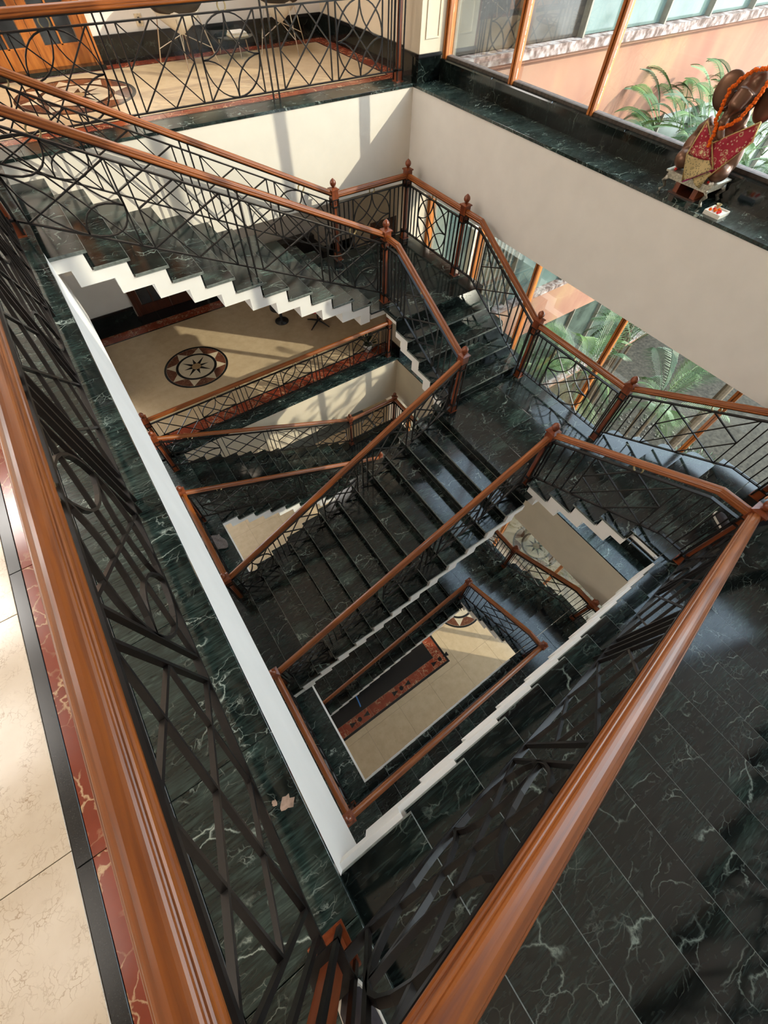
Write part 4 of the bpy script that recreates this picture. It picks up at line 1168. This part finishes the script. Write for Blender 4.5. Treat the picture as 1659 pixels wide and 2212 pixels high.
J('pelvis', 0, -0.02, 0.92); J('waist', 0, -0.03, 1.08); J('chest', -0.03, -0.03, 1.30); J('neck', -0.04, -0.03, 1.47); J('head0', -0.05, -0.03, 1.56); J('head1', -0.06, -0.03, 1.70)
J('hipL', 0.0, 0.10, 0.88); J('kneeL', -0.02, 0.24, 0.48); J('ankL', 0.02, 0.33, 0.09)
J('hipR', 0.0, -0.12, 0.88); J('kneeR', 0.04, -0.17, 0.48); J('ankR', 0.12, -0.24, 0.09)
J('shL', -0.04, 0.15, 1.40); J('elL', -0.26, 0.27, 1.20); J('wrL', -0.54, 0.345, 1.075)
J('shR', -0.04, -0.21, 1.40); J('elR', -0.02, -0.30, 1.12); J('wrR', -0.06, -0.27, 0.87)
bn = list(Bv); bi = {n: i for i, n in enumerate(bn)}
be = [('pelvis', 'waist'), ('waist', 'chest'), ('chest', 'neck'), ('neck', 'head0'), ('head0', 'head1'), ('pelvis', 'hipL'), ('hipL', 'kneeL'), ('kneeL', 'ankL'), ('pelvis', 'hipR'), ('hipR', 'kneeR'), ('kneeR', 'ankR'), ('chest', 'shL'), ('shL', 'elL'), ('elL', 'wrL'), ('chest', 'shR'), ('shR', 'elR'), ('elR', 'wrR')]
br = dict(pelvis=0.14, waist=0.13, chest=0.15, neck=0.055, head0=0.085, head1=0.075, hipL=0.09, kneeL=0.06, ankL=0.04, hipR=0.09, kneeR=0.06, ankR=0.04, shL=0.06, elL=0.042, wrL=0.028, shR=0.06, elR=0.042, wrR=0.028)
body = skinned('body', [Bv[n] for n in bn], [(bi[a], bi[b_]) for a, b_ in be], [br[n] for n in bn], 'skin', per, bi['pelvis'])
tr_n = ['pelvis', 'hipL', 'kneeL', 'ankL', 'hipR', 'kneeR', 'ankR']
skinned('trousers', [Bv[n] for n in tr_n], [(0, 1), (1, 2), (2, 3), (0, 4), (4, 5), (5, 6)], [0.155, 0.10, 0.075, 0.062, 0.10, 0.075, 0.062], 'denim', per)
sh_n = ['waist', 'pelvis', 'chest', 'shL', 'elL', 'shR', 'elR']
skinned('shirt', [Bv[n] for n in sh_n], [(0, 1), (0, 2), (2, 3), (3, 4), (2, 5), (5, 6)], [0.15, 0.16, 0.168, 0.078, 0.058, 0.078, 0.058], 'shirt', per)
hd = Vector(Bv['head0'])*0.5+Vector(Bv['head1'])*0.5
hh = mesh_obj('hair', *ellipsoid(hd+Vector((0.02, 0, 0.045)), (0.105, 0.092, 0.10), 18, 12), 'hair', per, True)
hdm = mesh_obj('face', *merge(ellipsoid(hd+Vector((-0.012, 0, -0.01)), (0.095, 0.078, 0.115), 18, 14), ellipsoid(hd+Vector((-0.108, 0, -0.02)), (0.018, 0.014, 0.022), 10, 8), ellipsoid(hd+Vector((0.0, 0.08, -0.015)), (0.02, 0.012, 0.032), 10, 8), ellipsoid(hd+Vector((0.0, -0.08, -0.015)), (0.02, 0.012, 0.032), 10, 8)), 'skin', per, True)
for s_ in (1, -1): mesh_obj('eye', *ellipsoid(hd+Vector((-0.098, 0.032*s_, 0.005)), (0.008, 0.013, 0.008), 8, 6), 'leather', hdm, True)
mesh_obj('mouth', *ellipsoid(hd+Vector((-0.098, 0, -0.06)), (0.008, 0.025, 0.007), 8, 6), 'redfab', hdm, True)
# hand lying over the newel cap (newel at XI, my(YL)); fingers point towards -X
nxp, nyp, nzp = XI, my(YL), pz+1.0
wr = Vector(Bv['wrL'])
palm = Vector((nxp+0.085, nyp-0.005, nzp+0.085))
def finger(name, pts, r0, r1):
    n = len(pts); skinned(name, pts, [(i, i+1) for i in range(n-1)], [r0+(r1-r0)*i/(n-1) for i in range(n)], 'skin', per, 0, 1)
hn_pts = [wr, (wr+palm)/2+Vector((0, 0, 0.012)), palm]
skinned('hand', [tuple(v) for v in hn_pts], [(0, 1), (1, 2)], [0.030, (0.040, 0.022), (0.044, 0.018)], 'skin', per, 0, 2)
for i, (dy_, ln) in enumerate(((-0.036, 0.85), (-0.012, 1.0), (0.012, 0.95), (0.034, 0.78))):
    b0 = palm+Vector((-0.005, dy_*0.9, 0.004))
    pts = [tuple(palm+Vector((0.02, dy_*0.7, 0.0))), tuple(b0+Vector((-0.032*ln, dy_*0.15, 0.006))), tuple(b0+Vector((-0.064*ln, dy_*0.2, -0.008))), tuple(b0+Vector((-0.085*ln, dy_*0.2, -0.028)))]
    finger('finger', pts, 0.0105, 0.0075)
finger('thumb', [tuple(palm+Vector((0.03, 0.03, -0.008))), tuple(palm+Vector((-0.005, 0.062, -0.022))), tuple(palm+Vector((-0.035, 0.066, -0.040)))], 0.013, 0.009)
def shoe(parent, heel, ang, z, ln=0.285, name='shoe'):
    """shoe with its heel at heel (x,y), pointing along ang"""
    c, s_ = math.cos(ang), math.sin(ang)
    outl = [(0.0, 0.030), (0.03, 0.037), (0.10, 0.036), (0.17, 0.045), (0.22, 0.049), (0.26, 0.040), (0.28, 0.018), (0.285, 0.0)]
    pts = [(a*ln/0.285, w_) for a, w_ in outl]+[(a*ln/0.285, -w_) for a, w_ in reversed(outl[:-1])]
    def T(p, zz, k=1.0, sh=0.0):
        a, w_ = p; mid = ln*0.5; a = mid+(a-mid)*k; w_ *= k
        return (heel[0]+a*c-w_*s_, heel[1]+a*s_+w_*c, z+zz)
    n = len(pts)
    so_ = []; F = []
    for zz, k in ((0.002, 0.97), (0.008, 1.02), (0.026, 1.03), (0.030, 1.0)): so_ += [T(p, zz, k) for p in pts]
    for q in range(3):
        for i in range(n): F.append((q*n+i, q*n+(i+1) % n, (q+1)*n+(i+1) % n, (q+1)*n+i))
    F.append(tuple(reversed(range(n)))); F.append(tuple(range(3*n, 4*n)))
    sole = mesh_obj('sole', so_, F, 'sole', parent, False)
    V, F = [], []
    for zt, k in ((0.028, 0.94), (0.045, 0.93), (0.062, 0.83), (0.078, 0.62)):
        for p in pts:
            a = p[0]/ln; rise = 1.0 if a > 0.55 else 1.0+(0.55-a)*1.0
            V.append(T(p, 0.028+(zt-0.028)*rise, k))
    for q in range(3):
        for i in range(n): F.append((q*n+i, q*n+(i+1) % n, (q+1)*n+(i+1) % n, (q+1)*n+i))
    F.append(tuple(range(3*n, 4*n)))
    up_ = mesh_obj('upper', V, F, 'shoe', parent, True)
    for k in range(3):
        a = ln*(0.50+0.07*k); mesh_obj('lace', *tube([T((a, 0.024), 0.080-0.004*k), T((a+0.008, 0), 0.086-0.005*k), T((a, -0.024), 0.080-0.004*k)], 0.003, 6), 'rag', up_)
    return sole, up_
def person_shoe(jn, ang, lab):
    h = Bv[jn]; e = bpy.data.objects.new('shoe', None); COL.objects.link(e); e.parent = per
    e.location = Vector((h[0], h[1], pz))-per.location
    shoe(e, (h[0]-0.05*math.cos(ang), h[1]-0.05*math.sin(ang)), ang, pz)
person_shoe('ankL', 0.95, '')
person_shoe('ankR', 0.2, '')
ps = thing('shoe', 'dark canvas shoe with white sole beside the near newel base', 'shoe', (-0.12, -0.42, 0))
shoe(ps, (-0.07, -0.485), math.radians(98), 0.0)

# ------------------------------------------------------------------ outside: pink wing, garden
bld = thing('building', 'pink plastered building wing with peeling ledges and glazed bands outside', 'building', (14, 7.2, -9.6))
YB = 7.0
for k in range(3):
    zb_ = 0.20-H*k
    box('plaster_band', (6.15, YB+0.02, zb_-1.5), (34, YB+0.5, zb_-0.16), 'pink', bld)
    ld_ = box('ledge', (6.15, YB-0.10, zb_-0.16), (34, YB+0.4, zb_-0.04), 'ledge', bld)
    box('ledge_lip', (6.15, YB-0.05, zb_-0.205), (34, YB+0.4, zb_-0.16), 'pink', ld_)
    # windows above the ledge
    x = 6.25; i = 0
    widths = [1.35, 1.55, 1.1, 1.2, 1.5, 1.6, 1.7, 1.8, 2.0, 2.2, 2.4, 2.6, 2.8]
    for i, wd in enumerate(widths):
        h1 = zb_+3.35 if k else 4.75
        mt = ('paneD' if i < 2 else 'paneG') if k == 0 else ('paneG' if k == 1 and i < 4 else 'paneB')
        p_ = box('glass_pane', (x+0.05, YB+0.10, zb_-0.03), (x+wd-0.05, YB+0.13, h1), mt, bld)
        v, f = merge(boxd((x-0.05, YB-0.02, zb_-0.04), (x-0.01, YB+0.16, h1)), boxd((x+0.0, YB+0.03, zb_-0.04), (x+0.05, YB+0.16, h1)))
        mesh_obj('window_fin', v, f, 'alu', bld)
        if k == 1 and i == 1:
            for q in range(9): box('blind_slat', (x+0.12+q*0.15, YB+0.055, zb_), (x+0.17+q*0.15, YB+0.095, h1), 'alu', bld)
        x += wd
    if k == 0: box('parapet', (6.15, YB+0.02, 4.75), (34, YB+0.5, 5.6), 'pink', bld)
box('core_wall', (6.15, YB+0.2, ZG-0.4), (34, YB+0.6, 5.6), 'paneB', bld)
g_ = box('ground', (6.12, -25, ZG-0.5), (45, YB+0.3, ZG-0.25), 'soil', kind='structure')
tag(g_, 'garden soil outside the window wall')
for i in range(26):   # path stones by the window wall
    y_ = -3.0+0.40*i
    slab('path_stone', (6.35, y_, ZG-0.26), (6.95+random.uniform(-.02, .02), y_+0.39, ZG-0.21+random.uniform(-.006, .006)), 'stone', g_, 0.01)
for i in range(22):
    y_ = -2.0+0.42*i
    slab('path_stone', (10.2+0.06*i, y_, ZG-0.26), (10.8+0.06*i, y_+0.38, ZG-0.20), 'stone', g_, 0.01)
gv = box('gravel_bed', (7.0, -4, ZG-0.30), (10.1, 6.8, ZG-0.225), 'gravel', g_)
# pebbles, uncountable
rng = random.Random(5); parts_ = []
for i in range(1500):
    x_ = rng.uniform(7.0, 16); y_ = rng.uniform(-3, 6.6); r_ = rng.uniform(0.02, 0.06)
    v, f = ellipsoid((x_, y_, ZG-0.22), (r_, r_*rng.uniform(.7, 1.2), r_*0.6), 6, 4); parts_.append((v, f))
pb = mesh_obj('pebbles', *merge(*parts_), 'gravel'); tag(pb, 'pale pebbles scattered over the garden bed outside', 'pebbles', kind='stuff')

def frond_data(rng, ln, droop, nleaf=24, wid=0.02, leaflen=0.34):
    """a pinnate frond along +X starting at the origin, rising then drooping"""
    V, F = [], []
    def P(t): return Vector((ln*t*(1-0.18*t), 0, ln*(0.75*t-droop*t*t)))
    pr = 0.010
    for k in range(9):
        p = P(k/8); r_ = pr*(1-0.8*k/8)
        V += [p+Vector((0, -r_, 0)), p+Vector((0, r_, 0)), p+Vector((0, 0, r_))]
    for k in range(8):
        for q in range(3): F.append((k*3+q, k*3+(q+1) % 3, (k+1)*3+(q+1) % 3, (k+1)*3+q))
    for i in range(nleaf):
        t_ = 0.16+0.84*i/nleaf
        p = P(t_); d_ = (P(min(1, t_+0.02))-P(t_-0.02)).normalized()
        l_ = leaflen*math.sin(math.pi*(0.15+0.80*(i/nleaf)))*rng.uniform(0.9, 1.1)
        for sgn in (-1, 1):
            dr = (d_*0.75+Vector((0, sgn*0.9, 0.22))).normalized()
            tip = p+dr*l_+Vector((0, 0, -0.28*l_)); mid = p+dr*l_*0.5
            ww = Vector((1, 0, 0))*wid*0.5
            b_ = len(V); V += [p-ww*0.6, p+ww*0.6, mid+ww, mid-ww, tip]
            F += [(b_, b_+1, b_+2, b_+3), (b_+3, b_+2, b_+4)]
    return V, F
FR = {}
def frond_mesh(kind):
    if kind not in FR:
        rng = random.Random(hash(kind) % 1000)
        ln, dr, nl, wd, ll = {'a': (1.5, 0.62, 30, 0.018, 0.46), 'b': (1.25, 0.85, 26, 0.018, 0.42), 'c': (1.6, 0.45, 30, 0.018, 0.48), 'f': (0.75, 0.55, 40, 0.011, 0.15)}[kind]
        v, f = frond_data(rng, ln, dr, nl, wd, ll)
        me = bpy.data.meshes.new('frond'); me.from_pydata(v, [], f); me.update(); FR[kind] = me
        me.materials.append(MAT['leaf'])
    return FR[kind]
def palm(x, y, z0, zc, label, n, seed, sc=1.0, kinds='abc', stems=3):
    rng = random.Random(seed)
    root = thing('palm_tree', label, 'palm', (x, y, z0), 'palms in the garden')
    for s_ in range(stems):
        a = rng.uniform(0, 6.28); rr = 0.10*s_
        top = (x+rr*math.cos(a)*1.5, y+rr*math.sin(a)*1.5, zc-0.15*s_)
        mesh_obj('stem', *tube([(x+rr*math.cos(a), y+rr*math.sin(a), z0), ((x+top[0])/2+0.05, (y+top[1])/2, (z0+zc)/2), top], [0.06, 0.05, 0.035], 8), 'bark', root)
    for i in range(n):
        a = 2*math.pi*i/n*1.618+rng.uniform(-0.3, 0.3)
        o = bpy.data.objects.new('frond', frond_mesh(rng.choice(kinds))); COL.objects.link(o); o.parent = root
        o.location = (rng.uniform(-.15, .15), rng.uniform(-.15, .15), zc-z0-rng.uniform(0, 0.35))
        o.rotation_euler = (rng.uniform(-.25, .25), rng.uniform(-0.75, 0.45), a)
        s2 = sc*rng.uniform(0.8, 1.15); o.scale = (s2, s2, s2)
    return root
ZO = ZG-0.25
palm(8.3, 3.75, ZO, -4.2, 'bright green palm crown directly behind the middle window wall', 16, 1, 1.0)
palm(7.7, 4.9, ZO, -5.2, 'shorter palm close to the glass beside the pink wing', 14, 2, 0.9)
palm(9.6, 2.2, ZO, -4.6, 'dark green palm further right behind the middle windows', 14, 3, 1.0)
palm(8.9, 0.6, ZO, -6.4, 'low palm near the right end of the window wall', 12, 4, 0.9)
palm(7.6, 2.4, ZO, -7.0, 'low palm seen through the lowest window', 14, 8, 0.8)
palm(11.5, 4.4, ZO, -5.0, 'palm standing in front of the pink wing', 14, 6, 1.1)
# feathery tree seen behind the statue
def feather_tree(x, y, z0, zc, label, n, seed, spread, fs=1.0):
    rng = random.Random(seed)
    root = thing('feathery_tree', label, 'tree', (x, y, z0), 'feathery trees in the garden')
    mesh_obj('trunk', *tube([(x, y, z0), (x+0.1, y-0.05, (z0+zc)/2), (x, y, zc)], [0.13, 0.10, 0.05], 10), 'bark', root)
    for i in range(n):
        a = rng.uniform(0, 6.28); rr = spread*math.sqrt(rng.random()); h = zc+rng.uniform(-1.3, 0.55)*(1-0.4*rr/spread)
        o = bpy.data.objects.new('frond', frond_mesh('f')); COL.objects.link(o); o.parent = root
        o.location = (rr*math.cos(a), rr*math.sin(a), h-z0)
        o.rotation_euler = (rng.uniform(-.4, .4), rng.uniform(-.5, .6), a+rng.uniform(-.6, .6))
        s2 = fs*rng.uniform(0.7, 1.3); o.scale = (s2, s2, s2)
    for i in range(5):
        a = i*1.3; mesh_obj('branch', *tube([(x, y, zc-0.9), (x+spread*0.7*math.cos(a), y+spread*0.7*math.sin(a), zc-0.1)], [0.04, 0.012], 6), 'bark', root)
feather_tree(11.8, 4.7, ZO, -1.0, 'feathery green tree behind the statue outside the upper window', 260, 21, 1.75, 1.25)
feather_tree(10.6, 1.6, ZO, -0.3, 'feathery tree further right outside the upper window', 80, 22, 1.6)
feather_tree(11.6, -1.8, ZO, -0.2, 'feathery tree out beyond the near end of the window wall', 90, 23, 2.0)
def shrub(x, y, z, r_, label, seed, n=140):
    rng = random.Random(seed); V, F = [], []
    for i in range(n):
        a = rng.uniform(0, 6.28); ph = math.acos(rng.uniform(0, 1)); rr = r_*rng.uniform(0.55, 1.0)
        p = Vector((rr*math.sin(ph)*math.cos(a), rr*math.sin(ph)*math.sin(a), rr*math.cos(ph)*0.9))
        d_ = (p.normalized()+Vector((rng.uniform(-.6, .6), rng.uniform(-.6, .6), rng.uniform(0, .5)))).normalized()
        s_ = d_.cross(Vector((0.3, 0.2, 1))).normalized(); l_ = rng.uniform(0.16, 0.30); w_ = rng.uniform(0.012, 0.03)
        b_ = len(V); q = Vector((x, y, z))+p
        V += [q, q+d_*l_*0.5+s_*w_, q+d_*l_+Vector((0, 0, -0.1*l_)), q+d_*l_*0.5-s_*w_]; F.append((b_, b_+1, b_+2, b_+3))
    root = thing('shrub', label, 'shrub', (x, y, z), 'shrubs in the garden')
    mesh_obj('foliage', V, F, 'leaf2', root)['kind'] = 'stuff'
    mesh_obj('stem', *tube([(x, y, z), (x, y, z+r_*0.6)], 0.02, 6), 'bark', root)
for i, (x_, y_, r_) in enumerate(((7.8, 1.4, 0.7), (8.6, -0.2, 0.8), (9.4, 3.2, 0.9), (7.6, 3.6, 0.6), (10.9, 0.8, 0.9), (12.4, 2.6, 1.0), (13.6, 4.6, 1.1), (9.8, 5.4, 0.8), (12.0, -1.0, 1.0), (14.5, 1.0, 1.2))):
    shrub(x_, y_, ZO, r_, ['narrow-leaved shrub close to the lowest window', 'narrow-leaved shrub right of the low palm', 'shrub between the two tall palms', 'small shrub at the foot of the glass by the pink wing', 'shrub beyond the stone path', 'rounded shrub in the middle of the garden', 'rounded shrub before the pink wing', 'shrub beside the pink wing base', 'shrub at the near end of the garden', 'shrub at the far right of the garden'][i], 40+i, 260)
